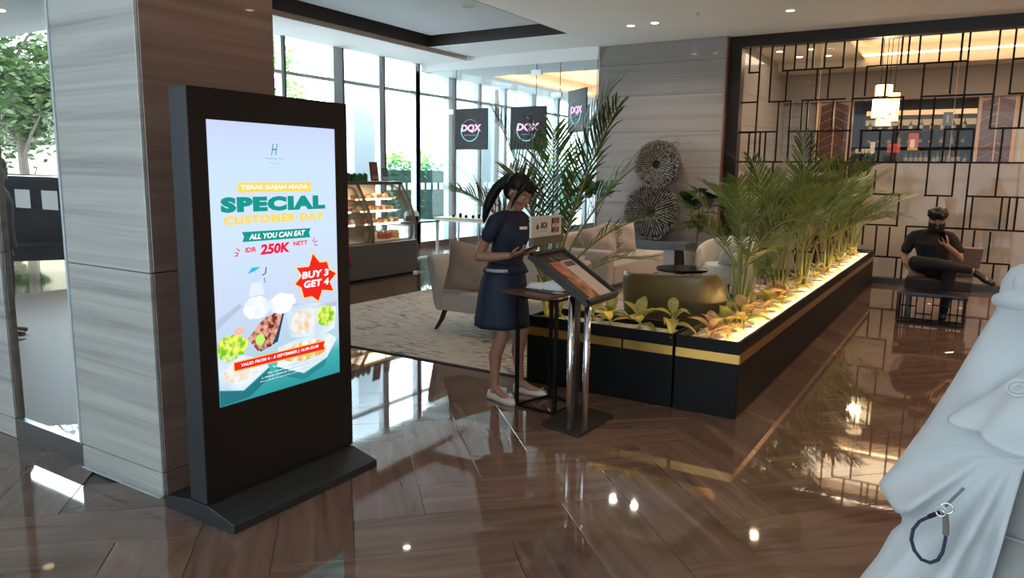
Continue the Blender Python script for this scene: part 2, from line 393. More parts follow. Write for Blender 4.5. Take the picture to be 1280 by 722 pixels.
# ---- ceiling with coffer
ce = sroot('ceiling', (0, 0, 0))
cx0, cx1, cy0, cy1 = -8.75, -5.88, 6.2, 11.1
b = MB()
b.box((-10.3, -4.3, ZC), (cx0, 2.03, ZC + .5)); b.box((-10.3, 6.2, ZC), (cx0, 12.4, ZC + .5)); b.prism([(cx1, 4.02, ZC), (cx1, 6.2, ZC), (-9.2, 6.2, ZC)], (0, 0, .5)); b.box((cx1, -4.3, ZC), (5.2, 12.8, ZC + .5))
b.box((cx0, -4.3, ZC), (cx1, 2.03, ZC + .5)); b.box((cx0, cy1, ZC), (cx1, 12.4, ZC + .5))
b.build('ceiling_slab', M_ceil, ce)
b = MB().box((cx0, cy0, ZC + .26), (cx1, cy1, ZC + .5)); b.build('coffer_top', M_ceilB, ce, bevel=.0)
b = MB()
for a, c in (((cx0, cy0), (cx0 + .02, cy1)), ((cx1 - .02, cy0), (cx1, cy1)), ((cx0, cy1 - .02), (cx1, cy1)), ((cx0, cy0), (cx1, cy0 + .02))):
    b.box((a[0], a[1], ZC + .001), (c[0], c[1], ZC + .26))
b.build('coffer_side', M_dark, ce)
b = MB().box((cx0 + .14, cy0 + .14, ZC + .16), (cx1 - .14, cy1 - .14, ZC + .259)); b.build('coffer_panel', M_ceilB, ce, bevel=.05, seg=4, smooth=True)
b = MB().box((-10.0, 6.79, ZC - .075), (cx0 - .002, 12.4, ZC - .0005)); b.build('window_bulkhead', M_white, ce)
b = MB().box((cx0 - .03, 6.3, ZC - .078), (cx0, 12.3, ZC)); b.build('bulkhead_lip', plain('shaded beige lip', (.48, .40, .34), .7), ce)  # beige colour stands for shade on the face turned from the windows
b = MB().box((-10.0, 12.401, 3.645), (-5.945, 12.9, ZC + .4)); b.build('glass_bulkhead', M_white, ce)
# ceiling beyond the glass partition, with a warm lit cove
b = MB(); b.box((-10.3, 12.9, 3.645), (-9.0, 21.2, 4.3)); b.box((-6.4, 12.9, 3.645), (-3.7, 21.2, 4.3)); b.box((-9.0, 12.9, 3.645), (-6.4, 13.6, 4.3)); b.box((-9.0, 18.4, 3.645), (-6.4, 21.2, 4.3)); b.box((-9.0, 13.6, 3.95), (-6.4, 18.4, 4.3))
b.build('rear_ceiling', M_white, ce)
# plain enclosing walls
struct(MB().box((-10.3, 21.0, 0), (5.2, 21.3, 4.4)).build('wall_rear', M_white))
struct(MB().box((5.0, -4.3, 0), (5.3, 21.3, 4.4)).build('wall_right', plain('tan wall', (.42, .34, .28), .7)))
struct(MB().box((-3.8, 12.76, 0), (-3.66, 21.0, 4.4)).build('wall_divider', M_stoneB))
struct(MB().prism([(-3.96, 2.79, 0), (-10.1, 6.78, 0), (-10.2, 6.6, 0), (-4.05, 2.6, 0)], (0, 0, 4.4)).build('wall_side', M_stoneB))
struct(MB().box((-10.3, -4.3, 0), (-10.1, 2.0, 4.4)).build('wall_left', M_stoneB))
# glazed front behind the camera
w9 = sroot('window_4', (-3, -4.1, 0))
b = MB()
for i in range(9): x = -9.9 + i * 1.85; b.box((x - .04, -4.16, 0), (x + .04, -4.04, ZC))
b.box((-10.1, -4.16, 2.6), (5, -4.04, 2.7)); b.box((-10.1, -4.16, 0), (5, -4.04, .1)); b.build('frame', M_alu, w9)
MB().box((-10.1, -4.11, .1), (5, -4.10, ZC)).build('pane', M_front, w9)

# ---- window wall on the left
MU = [(6.85, .1), (8.74, .09), (10.01, .25), (11.17, .16), (12.26, .13), (13.46, .27), (14.52, .12), (15.65, .12), (17.02, .2), (18.38, .12), (20.23, .12)]
def curtain(name, y0, y1, loc):
    w = sroot(name, loc)
    ms = [m for m in MU if y0 <= m[0] < y1]
    for y, t in ms:
        MB().box((-10.1, y - t / 2, .0), (-9.96, y + t / 2, 3.80 if y < 12.4 else 3.645)).build('mullion', M_alu, w)
        MB().box((-9.96, y + t / 2 - .03, .0), (-9.945, y + t / 2, 3.80 if y < 12.4 else 3.645)).build('mullion_cap', plain('dark mullion cap', (.13, .12, .12), .5) if 'dark mullion cap' not in MATS else MATS['dark mullion cap'], w)  # dark strip along one edge of each mullion
    ys = [m[0] for m in ms] + [y1]
    for a, c in zip(ys[:-1], ys[1:]):
        MB().box((-10.04, a + .03, .0), (-10.03, c - .03, 3.83)).build('pane', M_glass, w)
        MB().box((-10.07, a + .05, 3.19), (-9.97, c - .03, 3.245)).build('transom', M_alu, w)
        MB().box((-10.1, a + .05, .0), (-9.95, c - .03, .12)).build('sill', plain('brown sill', (.22, .16, .12), .5) if 'brown sill' not in MATS else MATS['brown sill'], w)
    y = ys[0] + .2
    while y < y1:
        if not any(abs(y + .07 - m[0]) < m[1] / 2 + .07 for m in ms): MB().box((-10.028, y, 1.235), (-10.026, y + .145, 1.375)).build('film_square', M_film, w)
        y += .225
    return w
curtain('window_2', 6.8, 12.3, (-10, 9.5, 0)); curtain('window_3', 13.4, 20.9, (-10, 17, 0))
wm = sroot('window_5', (-10, 12.9, 0))
MB().box((-10.1, 12.2, 0), (-9.96, 12.32, 3.645)).build('mullion', M_alu, wm)
MB().box((-10.04, 12.32, 0), (-10.03, 13.33, 3.645)).build('pane', M_glass, wm)
MB().box((-10.07, 12.32, 3.19), (-9.97, 13.33, 3.245)).build('transom', M_alu, wm)
MB().box((-10.1, 12.32, 0), (-9.95, 13.33, .12)).build('sill', MATS['brown sill'], wm)
for y in (12.4, 12.62, 12.85, 13.07): MB().box((-10.028, y, 1.235), (-10.026, y + .145, 1.375)).build('film_square', M_film, wm)

# ---- frameless glass partition
gp = sroot('wall_glass', (-8, 12.45, 0))
xs = [-9.95, -9.12, -7.24, -6.73, -5.97]
for a, c in zip(xs[:-1], xs[1:]):
    MB().box((a + .004, 12.45, .02), (c - .004, 12.462, 3.644)).build('pane', M_glassi, gp)
    MB().box((c - .004, 12.448, .02), (c + .004, 12.464, 3.644)).build('glass_edge', M_edge, gp)
for x, z in ((-9.3, 2.78), (-7.24, 3.45), (-6.8, 3.02), (-7.24, .06), (-6.8, .06)):
    MB().box((x - .11, 12.435, z), (x + .11, 12.477, z + .09)).build('patch_fitting', M_steel, gp)

# ---- lattice screen
LV = [[-3.331, 3.293, 3.7], [-2.98, 2.818, 3.693], [-2.799, 3.298, 3.695], [-2.622, 3.295, 3.689], [-2.44, 3.296, 3.687], [-2.351, 3.294, 3.687], [-2.174, 3.297, 3.689], [-1.906, 3.292, 3.681], [-2.723, 2.819, 3.287], [-2.269, 2.825, 3.284], [-2.089, 2.823, 3.284], [-1.563, 2.849, 3.293], [-3.165, 1.863, 3.696], [-1.729, 1.868, 3.686], [-2.822, 1.864, 2.817], [-2.634, 1.865, 2.817], [-2.458, 2.346, 2.814], [-2.374, 2.345, 2.807], [-1.998, 2.379, 2.817], [-2.284, 1.866, 2.322], [-2.195, 1.867, 2.331], [-3.266, 1.863, 2.328], [-3.087, 1.864, 2.325], [-3.0, 1.864, 2.323], [-1.564, 2.007, 2.33], [-1.378, 3.301, 3.689], [-1.109, 3.296, 3.685], [-1.018, 3.292, 3.687], [-0.877, 3.29, 3.687], [-0.614, 3.287, 3.683], [-0.343, 3.287, 3.677], [-0.436, 2.831, 3.276], [-1.285, 2.822, 3.286], [0.289, 2.817, 3.678], [-0.253, 2.345, 3.683], [0.103, 2.338, 3.682], [-0.794, 2.336, 3.281], [-1.03, 2.341, 2.821], [-0.616, 1.849, 2.792], [0.445, 2.332, 2.785], [-0.446, 1.85, 2.326], [-1.301, 1.846, 2.326], [-1.119, 1.847, 2.323], [-0.08, 1.851, 2.323], [0.266, 1.853, 2.317], [-1.046, 1.379, 1.837], [-1.316, 1.383, 1.734], [-0.615, 1.373, 1.846], [-0.273, 1.364, 1.847], [-0.088, 0.622, 1.848], [0.262, 1.38, 1.85], [-0.959, 0.901, 1.37], [-1.417, 0.573, 0.897], [-1.231, 0.436, 0.88], [-1.048, 0.423, 0.871], [-0.916, 0.034, 0.403], [-0.834, 0.023, 0.409], [-0.453, 0.891, 1.359], [-0.825, 0.409, 0.893], [-0.008, 0.899, 1.362], [0.351, 0.897, 1.365], [0.44, 0.895, 1.361], [0.529, 0.889, 1.364], [0.061, 0.403, 0.875], [0.256, 0.419, 0.868], [0.341, 0.025, 0.4], [0.527, 0.042, 0.414]]
LH = [[3.293, -3.329, -3.168], [3.295, -2.799, -1.907], [2.814, -2.984, -2.639], [2.818, -2.464, -1.838], [2.818, -3.432, -3.167], [2.336, -3.435, -2.822], [2.334, -2.645, -1.723], [2.332, -1.573, -1.307], [2.816, -1.724, -1.371], [3.286, -1.559, -0.257], [3.275, 0.29, 0.412], [2.809, -0.788, 0.08], [2.812, -1.458, -1.033], [2.804, 0.285, 0.46], [2.332, -1.418, -0.772], [2.33, -0.455, -0.099], [2.332, 0.103, 0.508], [1.367, -1.322, -0.956], [0.896, -1.418, -0.954], [0.409, -1.227, -0.848], [1.365, -0.623, -0.276], [0.894, -0.819, -0.097], [1.368, -0.082, 0.605], [0.894, -0.279, 0.653], [0.409, 0.068, 0.518]]
ws = sroot('wall_screen', (-.6, 12.7, 0))
b = MB(); b.box((-3.645, 12.60, 3.695), (3.2, 12.82, ZC)); b.build('head_frame', M_blkwood, ws)
MB().box((-3.645, 12.60, 0), (-3.44, 12.82, 3.695)).build('side_frame', M_blkwood, ws)
MB().box((-3.44, 12.60, 0), (3.2, 12.82, .085)).build('base_frame', M_blkwood, ws)
MB().box((3.2, 12.60, 0), (5, 12.82, ZC)).build('side_panel', M_stoneB, ws)
bv_ = .013
def lv(x, a, c): MB().box((x - bv_, 12.687, a), (x + bv_, 12.713, c)).build('lattice_bar', M_blk, ws)
def lh(z, a, c): MB().box((a - bv_, 12.688, z - bv_), (c + bv_, 12.712, z + bv_)).build('lattice_bar', M_blk, ws)
for x, a, c in LV: lv(x, a, min(c, 3.695))
for z, a, c in LH: lh(z, a, min(c, 1.2))
lh(1.85, -3.44, 3.2); lh(2.33, -3.44, -3.2)
for x, a, c in LV:
    if x > -.9 and x + 1.9 < 3.1 and x + 1.9 > .62: lv(x + 1.95, a, min(c, 3.695))
for x in (-3.2, -2.85, -2.4, -2.1, -1.75): lv(x, .085, 1.85)
for z, a, c in ((1.37, -3.4, -2.4), (.9, -2.85, -1.75), (1.37, -2.1, -1.4), (.41, -3.4, -1.5)): lh(z, a, c)
for z, a, c in LH:
    if a > -.9: lh(z, max(a + 1.95, .66), min(c + 1.95, 3.1))
for a, c in ((-3.44, -2.23), (-2.23, -.36), (-.36, 1.5), (1.5, 3.2)):
    MB().box((a + .004, 12.73, .085), (c - .004, 12.738, 3.695)).build('pane', M_glassi, ws)
    MB().box((c - .004, 12.728, .085), (c + .004, 12.742, 3.695)).build('glass_joint', plain('lit glass joint', (.75, .5, .25), .3) if 'lit glass joint' not in MATS else MATS['lit glass joint'], ws)  # golden colour paints warm light caught along the joint
# rounded beige banquette back just behind the screen
pts = [(-1.62, .0), (3.2, .0), (3.2, 1.845), (-1.18, 1.845)] + [(-1.18 - .44 * math.sin(a), 1.405 + .44 * math.cos(a)) for a in [R(k) for k in range(9, 91, 9)]]
tag(MB().prism([(x, 12.95, z) for x, z in pts], (0, .14, 0)).build('banquette_back', M_frost, loc=(0, 12.95, 0)), 'tall beige banquette back with a rounded corner behind the black lattice screen', 'banquette')
# ================================================================ OUTSIDE
M_pave = plain('pale pavement', (.82, .81, .78), .7, noise=.08, nscale=1.5)
M_drive = plain('dark granite driveway', (.085, .062, .048), .05, noise=.25, nscale=3, spec=.18)
M_outw = plain('white render', (.80, .82, .84), .8)
M_outg = plain('pale blue-grey render', (.50, .56, .61), .8)
M_hedge = leafmat('hedge leaf', (.02, .10, .07), (.09, .26, .12), 1.2, trans=.15)
M_tree = leafmat('tree leaf', (.01, .03, .008), (.07, .12, .025), .8, trans=.25)
M_treeB = leafmat('bright tree leaf', (.10, .25, .06), (.32, .50, .16), .8, trans=.35)
M_bark = plain('tree bark', (.09, .07, .055), .9, noise=.3)
def group_near(o): return o
g = struct(MB().box((-60, 6.9, -.25), (-10.12, 60, -.06)).build('trim_3', M_pave))      # pavement outside the windows
g = struct(MB().prism([(-60, 2.04, 0), (-4.0, 2.04, 0), (-4.1, 2.7, 0), (-10.2, 6.7, 0), (-10.2, 6.9, 0), (-60, 6.9, 0)], (0, 0, -.2)).build('trim_4', M_drive))
for v in g.data.vertices: v.co.z -= .02
for i, (y0, y1) in enumerate(((11.97, 12.75), (9.3, 9.9), (16.6, 17.5), (19.4, 20.6))):
    x = -11.5 if i != 1 else -12.2
    t = tag(MB().box((x - .75, y0, -.05), (x, y1, 5.2)).build('facade_column', M_outg if i != 1 else M_outw, loc=(x, y0, -.05)),
            ['pale grey square column outside just left of the tall dark mullion', 'white column outside at the far left of the window wall', 'pale column outside behind the hanging square signs', 'rearmost pale column outside beyond the glass partition'][i], 'column', 'square columns outside the window wall')
def leaves(mb, n, fn, s0, s1, flat=.5):
    rnd = random.random
    for _ in range(n):
        c = fn(); s = random.uniform(s0, s1); a = rnd() * 6.28; t = (rnd() - .5) * 2.4; u = Vector((math.cos(a), math.sin(a), t * .5)).normalized()
        w = u.cross(Vector((rnd() - .5, rnd() - .5, rnd()))).normalized()
        mb.add([c - u * s, c + w * s * flat, c + u * s, c - w * s * flat], [(0, 1, 2, 3)])
    return mb
# clipped hedge along the pavement
hg = thing('hedge', 'clipped green hedge running along the pavement outside the windows', 'hedge', (-13.6, 15, 0))
b = MB(); leaves(b, 15000, lambda: Vector((random.uniform(-14.0, -13.1), random.uniform(9, 30), random.uniform(.12, 1.8 + .14 * random.random()))), .03, .085)
o = b.build('foliage', M_hedge, hg); o['kind'] = 'stuff'
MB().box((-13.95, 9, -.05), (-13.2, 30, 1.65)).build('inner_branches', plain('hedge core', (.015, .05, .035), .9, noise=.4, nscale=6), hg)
MB().box((-14.1, 9, -.05), (-13.0, 30, .22)).build('kerb_bed', M_outw, hg)
tag(MB().box((-26, 8, -.05), (-25.6, 40, 2.9)).build('boundary_wall', plain('warm pale wall', (.62, .50, .36), .8, noise=.15, nscale=.6), loc=(-26, 24, -.05)), 'warm pale boundary wall beyond the hedge', 'wall')
def tree(name, label, base, h, r, n, mat, trunk=.1, s=(.06, .14), group=None, zc=.68, cluster=26):
    t = thing(name, label, 'tree', base, 0, group); x, y, z = base
    b = MB(); top = Vector((random.uniform(-.2, .2), random.uniform(-.2, .2), h * .75)); b.tube([(0, 0, 0), top * .5 + Vector((.1, 0, 0)), top], [trunk, trunk * .7, trunk * .3], 8)
    for k in range(9):
        a = k * 2.4; p = top * (.4 + .06 * k); q = p + Vector((math.cos(a) * r * .7, math.sin(a) * r * .7, h * .2)); b.tube([p, (p + q) / 2 + Vector((0, 0, .1)), q], [trunk * .4, trunk * .25, trunk * .1], 6)
    b.build('trunk', M_bark, t, world=False)
    cs = []
    for _ in range(cluster):
        d = Vector((random.gauss(0, 1), random.gauss(0, 1), random.gauss(0, 1))).normalized() * random.uniform(.3, .95)
        cs.append(Vector((d.x * r, d.y * r, h * zc + d.z * h * .32)))
    b = MB()
    def f():
        c = random.choice(cs); return c + Vector((random.gauss(0, r * .17), random.gauss(0, r * .17), random.gauss(0, r * .14)))
    leaves(b, n, f, *s); o = b.build('foliage', mat, t, world=False); o['kind'] = 'stuff'
    return t
# trees beyond the driveway (seen through the entrance pane)
tg = 'trees across the driveway'
tree('tree', 'leafy tree right of the car behind the entrance glass', (-17.8, 8.3, -.05), 5.6, 1.5, 5200, M_tree, .13, group=tg, zc=.56)
tree('tree', 'thin dark tree trunk with foliage above the parked car', (-25.0, 13.2, -.05), 7.6, 2.3, 4600, M_tree, .16, group=tg, zc=.55)
tree('tree', 'tree at the left edge of the view through the entrance glass', (-22.0, 9.5, -.05), 6.2, 1.8, 3800, M_tree, .12, group=tg, zc=.55)
for i in range(5):
    tree('shrub', 'low dark shrub beyond the parked car, ' + ['leftmost', 'second from left', 'middle one', 'second from right', 'rightmost'][i] + ' of the row', (-15.8 - .55 * i, 6.1 + .5 * i * 1.1, -.05), 2.0, .34, 1300, M_tree, .04, (.05, .11), 'shrubs beyond the car', zc=.5, cluster=12)
tree('bright_tree', 'pale tree outside the upper left window panes', (-17, 13.6, -.05), 6.6, 1.5, 3200, M_treeB, .14, zc=.7)  # lighter leaf green than the driveway trees
tree('bright_tree', 'bright green tree outside at the right end of the glass partition', (-17.5, 30.0, -.05), 4.2, 2.6, 3200, M_treeB, .12, zc=.5)
for i in range(3): tree('palm_shrub', 'pale green bush standing above the hedge, ' + ORD[i] + ' from the left', (-16.2, 16 + 3.6 * i, -.05), 2.8, 1.3, 1500, M_treeB, .05, (.05, .12), 'bushes above the hedge', zc=.6, cluster=12)
# canopy over the driveway
cn = thing('entrance_canopy', 'dark grey canopy soffit over the driveway outside the entrance', 'canopy', (-9, 4, 3.3))
M_can = plain('canopy grey', (.15, .155, .16), .6)
MB().prism([(-5.0, 2.1, 3.3), (-4.5, 2.6, 3.3), (-8.3, 4.7, 3.3), (-14, 4.7, 3.3), (-14, 2.1, 3.3)], (0, 0, .2)).build('soffit_panel', M_can, cn)
for i in range(3): MB().prism([(-8.4 - .5 * i, 4.72 + i * .3, 3.36 + .05 * i), (-8.8 - .5 * i, 4.98 + i * .3, 3.36 + .05 * i), (-14, 4.98 + i * .3, 3.36 + .05 * i), (-14, 4.72 + i * .3, 3.36 + .05 * i)], (0, 0, .14)).build('beam', M_can, cn)
MB().lathe([(.06, 3.285), (.06, 3.299)], (-9.3, 4.2, 0)).build('downlight', emit('canopy lamp', WARM, 3), cn)
# parked black car (rear half seen)
M_car = plain('black car paint', (.008, .008, .01), .12, coat=1); M_tyre = plain('tyre rubber', (.02, .02, .02), .8)
car = thing('car', 'black car parked on the driveway behind the entrance glass', 'car', (-11.6, 5.3, -.02), R(58))
side = [(-2.3, .35), (-2.35, .75), (-2.2, .98), (-1.5, 1.06), (-.75, 1.42), (-.1, 1.5), (.7, 1.48), (1.5, 1.1), (2.1, 1.02), (2.35, .8), (2.3, .35)]
rg = []
for yy, sc, zz in ((-.86, .96, 0), (-.82, .995, 0), (-.6, 1, .01), (0, 1, .02), (.6, 1, .01), (.82, .995, 0), (.86, .96, 0)):
    rg.append([(x * sc, yy if z < 1.0 else yy * (1 - (z - 1.0) * .45), z * (1 if z < 1 else 1) + zz) for x, z in side])
MB().loft(rg).build('body', M_car, car, world=False, smooth=False, bevel=.03, seg=3)
gl = [(-1.35, 1.08), (-.72, 1.37), (-.1, 1.44), (.65, 1.42), (1.32, 1.1)]
for sgn in (-1, 1): MB().prism([(x, sgn * (.865 - (z - 1) * .36), z) for x, z in gl], (0, sgn * .006, 0)).build('side_window', M_blkgl, car, world=False)
for x in (-1.45, 1.45):
    for sgn in (-1, 1):
        wh = MB().lathe([(.2, -.1), (.32, -.1), (.335, -.06), (.335, .06), (.32, .1), (.2, .1)], (x, sgn * .78, .33), 28, Matrix.Rotation(R(90), 3, 'X')).build('wheel', M_tyre, car, world=False)
        MB().lathe([(.02, -.105), (.2, -.105), (.2, .105), (.02, .105)], (x, sgn * .78, .33), 20, Matrix.Rotation(R(90), 3, 'X')).build('hubcap', M_steel, wh, world=False)
MB().box((-2.36, -.7, .62), (-2.33, -.45, .8)).build('tail_light', plain('red lens', (.35, .01, .01), .2), car, world=False)
MB().box((-2.36, .45, .62), (-2.33, .7, .8)).build('tail_light', MATS['red lens'], car, world=False)
MB().box((-1.9, -.885, .55), (1.9, -.868, .60)).build('door_trim', M_chrome, car, world=False)

# ================================================================ BAR BEHIND THE SCREEN
BY = 17.0
M_herr = plain('dark brown tile', (.075, .03, .022), .35, noise=.3, nscale=2); M_joint = plain('rose brass trim', (.42, .27, .19), .4)
M_tan = plain('tan frame', (.42, .25, .165), .5); M_barw = plain('bar back wall', (.05, .036, .026), .6, spec=.2)
bc = sroot('ceiling_bar', (0, 0, 0))
b = MB(); b.box((-3.66, 12.82, 3.9), (5.2, 13.6, 4.3)); b.box((-3.66, 13.6, 3.9), (-2.2, 16.2, 4.3)); b.box((-2.2, 13.6, 4.12), (5.2, 16.2, 4.3)); b.box((-3.66, 16.2, 3.75), (5.2, 21, 4.3))
b.build('ceiling_slab', plain('bar ceiling', (.62, .55, .47), .8), bc)
b = MB(); b.box((-2.2, 13.6, 3.90), (-2.05, 16.2, 3.93)); b.box((-2.2, 13.55, 3.90), (5.2, 13.68, 3.93)); b.build('cove_lip', MATS['bar ceiling'], bc)
MB().box((-2.19, 16.05, 3.93), (5.1, 16.10, 3.96)).build('cove_strip', emit('warm cove strip', (1, .62, .32), 9), bc)
MB().box((-2.16, 13.7, 3.95), (-2.12, 16.0, 3.97)).build('cove_strip', MATS['warm cove strip'], bc)
MB().box((-3.66, BY - .12, 3.17), (5.2, BY + .1, 3.75)).build('bulkhead', plain('grey bulkhead', (.235, .20, .185), .7), bc)
wbar = struct(MB().box((-3.66, BY + .1, 0), (-2.92, BY + .3, 3.75)).build('wall_bar', M_stoneB))
for a, c in ((-3.66, -3.27), (-3.27, -2.92)):
    for z0, z1 in ((0, 1.2), (1.2, 2.4), (2.4, 3.17)): MB().box((a + .002, BY + .04, z0 + .002), (c - .002, BY + .1, z1 - .002)).build('stone_panel', M_stoneB, wbar)
def herr_col(x0, x1, label):
    t = thing('herringbone_column', label, 'column', ((x0 + x1) / 2, BY, 0), 0, 'herringbone clad columns in the bar')
    MB().box((x0, BY - .02, 0), (x1, BY + .3, 3.17)).build('core', M_joint, t)
    for x in (x0 - .06, x1): MB().box((x, BY - .08, 0), (x + .06, BY + .3, 3.17)).build('frame_post', M_tan, t)
    xm = (x0 + x1) / 2; MB().box((xm - .012, BY - .06, 0), (xm + .012, BY - .02, 3.17)).build('centre_strip', M_joint, t)
    z = 1.3
    while z < 3.3:
        for s, xa, xb in ((1, x0, xm - .012), (-1, x1, xm + .012)):
            dz = .13; p = [(xa, BY - .021, z), (xb, BY - .021, z + dz), (xb, BY - .021, min(3.165, z + dz + .165)), (xa, BY - .021, min(3.165, z + .165))]
            if p[1][2] < 3.1: MB().prism(p, (0, -.018, 0)).build('tile', M_herr, t)
        z += .18
    MB().box((x0, BY - .035, 0), (x1, BY - .021, 1.3)).build('lower_panel', M_herr, t)
herr_col(-2.90, -2.36, 'dark herringbone column left of the bar, seen through the lattice')
herr_col(-.02, .50, 'dark herringbone column right of the bar, seen through the lattice')
struct(MB().box((.56, BY, 0), (5.2, BY + .2, 3.75)).build('wall_bar_right', plain('grey bar wall', (.42, .40, .37), .7)))
struct(MB().box((-2.3, BY + 1.6, 0), (-.08, BY + 1.7, 3.75)).build('wall_bar_rear', M_barw))
bs = thing('bar_counter', 'dark back bar counter with glass shelves under warm light strips', 'bar counter', (-1.2, BY + .3, 0))
MB().box((-2.28, BY + .05, 0), (-.1, BY + .7, 1.92)).build('counter', M_barw, bs)
for z in (2.32, 2.62): MB().box((-2.25, BY + 1.25, z), (-.12, BY + 1.55, z + .02)).build('shelf', M_barw, bs)
for z, e, hh in ((2.98, .95, .10), (2.76, .42, .12)): MB().box((-2.2, BY + 1.45, z), (-.1, BY + 1.5, z + hh)).build('light_strip', emit('bar strip %d' % int(z * 10), (1, .55, .22), e), bs)
bcol = [(.02, .02, .02), (.03, .05, .03), (.12, .04, .02), (.35, .2, .06), (.02, .03, .05)]
def bottle(x, y, z, i, h=.26, lab='dark spirit bottle standing on the back bar counter', g='bottles on the back bar'):
    t = thing('bottle', lab, 'bottle', (x, y, z), 0, g)
    MB().lathe([(.036, 0), (.038, .02), (.038, h * .6), (.03, h * .7), (.013, h * .78), (.012, h * .97), (.014, h)], n=12).build('glass_body', plain('bottle glass %d' % (i % 5), bcol[i % 5], .1) if 'bottle glass %d' % (i % 5) not in MATS else MATS['bottle glass %d' % (i % 5)], t, world=False, smooth=True)
    MB().lathe([(.0385, h * .18), (.0385, h * .48)], n=12).build('paper_label', plain('bottle label', (.28, .25, .2), .6) if 'bottle label' not in MATS else MATS['bottle label'], t, world=False)
xs = [-1.26, -1.17, -1.08, -.99, -.90]
for i, x in enumerate(xs): bottle(x, BY + .3, 1.92, i % 2, .25, ORD[i] + ' of five dark bottles in a row under the red box on the back bar')
for i, x in enumerate([-.76, -.70, -.60, -.50, -.42, -.33, -.22]): bottle(x, BY + .35, 1.92, i, .22 + .04 * (i % 3), ORD[i] + ' bottle right of the red box on the back bar, counted from the box')
for k, z in enumerate((2.34, 2.64)):
    for i in range(10): bottle(-2.1 + .2 * i, BY + 1.4, z, i + k, .2 + .03 * (i % 2), 'small bottle on the %s shelf of the back bar, %s from the left' % (('lower', 'upper')[k], ORD[i]), 'bottles on the back bar shelves')
def boxthing(name, label, cat, a, b_, col, parts=()):
    t = thing(name, label, cat, ((a[0] + b_[0]) / 2, (a[1] + b_[1]) / 2, a[2])); MB().box(a, b_).build('box_body', plain(label[:20], col, .5), t, bevel=.006)
    for n, aa, bb, c in parts: MB().box(aa, bb).build(n, plain(label[:14] + n, c, .5), t)
    return t
boxthing('gift_box', 'red and white box standing on the bottles row in the back bar', 'box', (-1.24, BY + .25, 2.19), (-1.06, BY + .37, 2.52), (.55, .06, .03), [('front_panel', (-1.2, BY + .24, 2.22), (-1.12, BY + .25, 2.4), (.8, .7, .6)), ('yellow_foot', (-1.24, BY + .24, 2.19), (-1.06, BY + .25, 2.23), (.9, .55, .1))])
boxthing('red_tin', 'flat red tin with two pale discs on the back bar', 'tin', (-1.62, BY + .3, 2.14), (-1.38, BY + .4, 2.32), (.55, .05, .04))
boxthing('blue_sign', 'small square blue-grey sign hanging over the bar', 'sign', (-.66, BY + .2, 2.66), (-.5, BY + .23, 2.92), (.08, .12, .17), [('pale_mark', (-.59, BY + .19, 2.72), (-.57, BY + .2, 2.86), (.6, .65, .7))])
boxthing('menu_card', 'upright white card beside the white cups on the back bar', 'card', (-1.94, BY + .3, 2.09), (-1.85, BY + .32, 2.36), (.75, .72, .66))
for i in range(5):
    t = thing('cup', ORD[i] + ' white cup from the left in the row on the back bar', 'cup', (-2.2 + .062 * i, BY + .34, 2.12), 0, 'white cups on the back bar')
    MB().lathe([(.018, 0), (.027, .05), (.029, .1), (.026, .1), (.02, .01)], n=14).build('bowl', plain('white china', (.8, .78, .74), .3) if 'white china' not in MATS else MATS['white china'], t, world=False)
    MB().tube([(.027, 0, .03), (.045, 0, .04), (.045, 0, .075), (.028, 0, .085)], .004, 6).build('handle', MATS['white china'], t, world=False)
MB().box((-2.28, BY + .28, 2.1), (-1.35, BY + .42, 2.12)).build('shelf', M_barw, bs); MB().box((-1.64, BY + .28, 2.12), (-1.36, BY + .42, 2.14)).build('shelf', M_barw, bs)
MB().box((-1.26, BY + .24, 2.172), (-1.04, BY + .40, 2.19)).build('shelf', M_barw, bs)
# pendant lantern
pl = thing('pendant_lantern', 'glowing cream lantern of stepped shades hanging on thin rods in the bar', 'pendant lamp', (-1.56, 15.2, 2.5))
M_lam = emit_noise('lantern shade', (1, .48, .16), (1, .74, .42), 3, 2.6); M_lam2 = emit('lantern core', (1, .78, .5), 7)
for n, dx, dy, r, z0, z1, m in (('outer_shade', 0, 0, .145, 2.72, 3.28, M_lam), ('inner_shade', -.03, -.1, .13, 2.68, 3.05, M_lam2), ('lower_shade', .03, .02, .13, 2.54, 2.75, M_lam), ('side_shade', .2, .05, .07, 2.62, 3.14, M_lam)):
    o = MB().lathe([(r * .96, z0), (r, z0 + .01), (r, z1 - .01), (r * .96, z1)], (-1.56 + dx, 15.2 + dy, 0), 28).build(n, m, pl, smooth=False)
    k = MB(); k.lathe([(r + .004, z1 - .004), (r + .004, z1 + .012)], (-1.56 + dx, 15.2 + dy, 0), 28); k.lathe([(r + .004, z0 - .008), (r + .004, z0 + .006)], (-1.56 + dx, 15.2 + dy, 0), 28)
    for q in range(4): a = q * PI / 2 + .5; k.tube([(-1.56 + dx + (r + .003) * math.cos(a), 15.2 + dy + (r + .003) * math.sin(a), z0), (-1.56 + dx + (r + .003) * math.cos(a), 15.2 + dy + (r + .003) * math.sin(a), z1)], .004, 5)
    k.build('shade_frame', M_blk, o)
for dx, dy in ((-.06, 0), (.02, -.02), (.08, .03), (.17, .04)): MB().tube([(-1.56 + dx, 15.2 + dy, 3.1), (-1.56 + dx, 15.2 + dy, 4.12)], .006, 6).build('rod', M_blk, pl)
MB().lathe([(.1, 4.09), (.1, 4.12)], (-1.45, 15.22, 0), 20).build('ceiling_rose', M_blk, pl)
light('lantern_glow', 'POINT', (-1.56, 14.9, 2.75), 45, WARM, .12)
light('bar_ceiling_glow', 'AREA', (1.4, 14.9, 4.05), 60, (1, .68, .4), 6.5, 2.0, (R(180), 0, 0))
light('bar_wash', 'AREA', (-.6, 14.6, 3.8), 60, (1, .72, .48), 6, 1.5, (0, 0, 0))
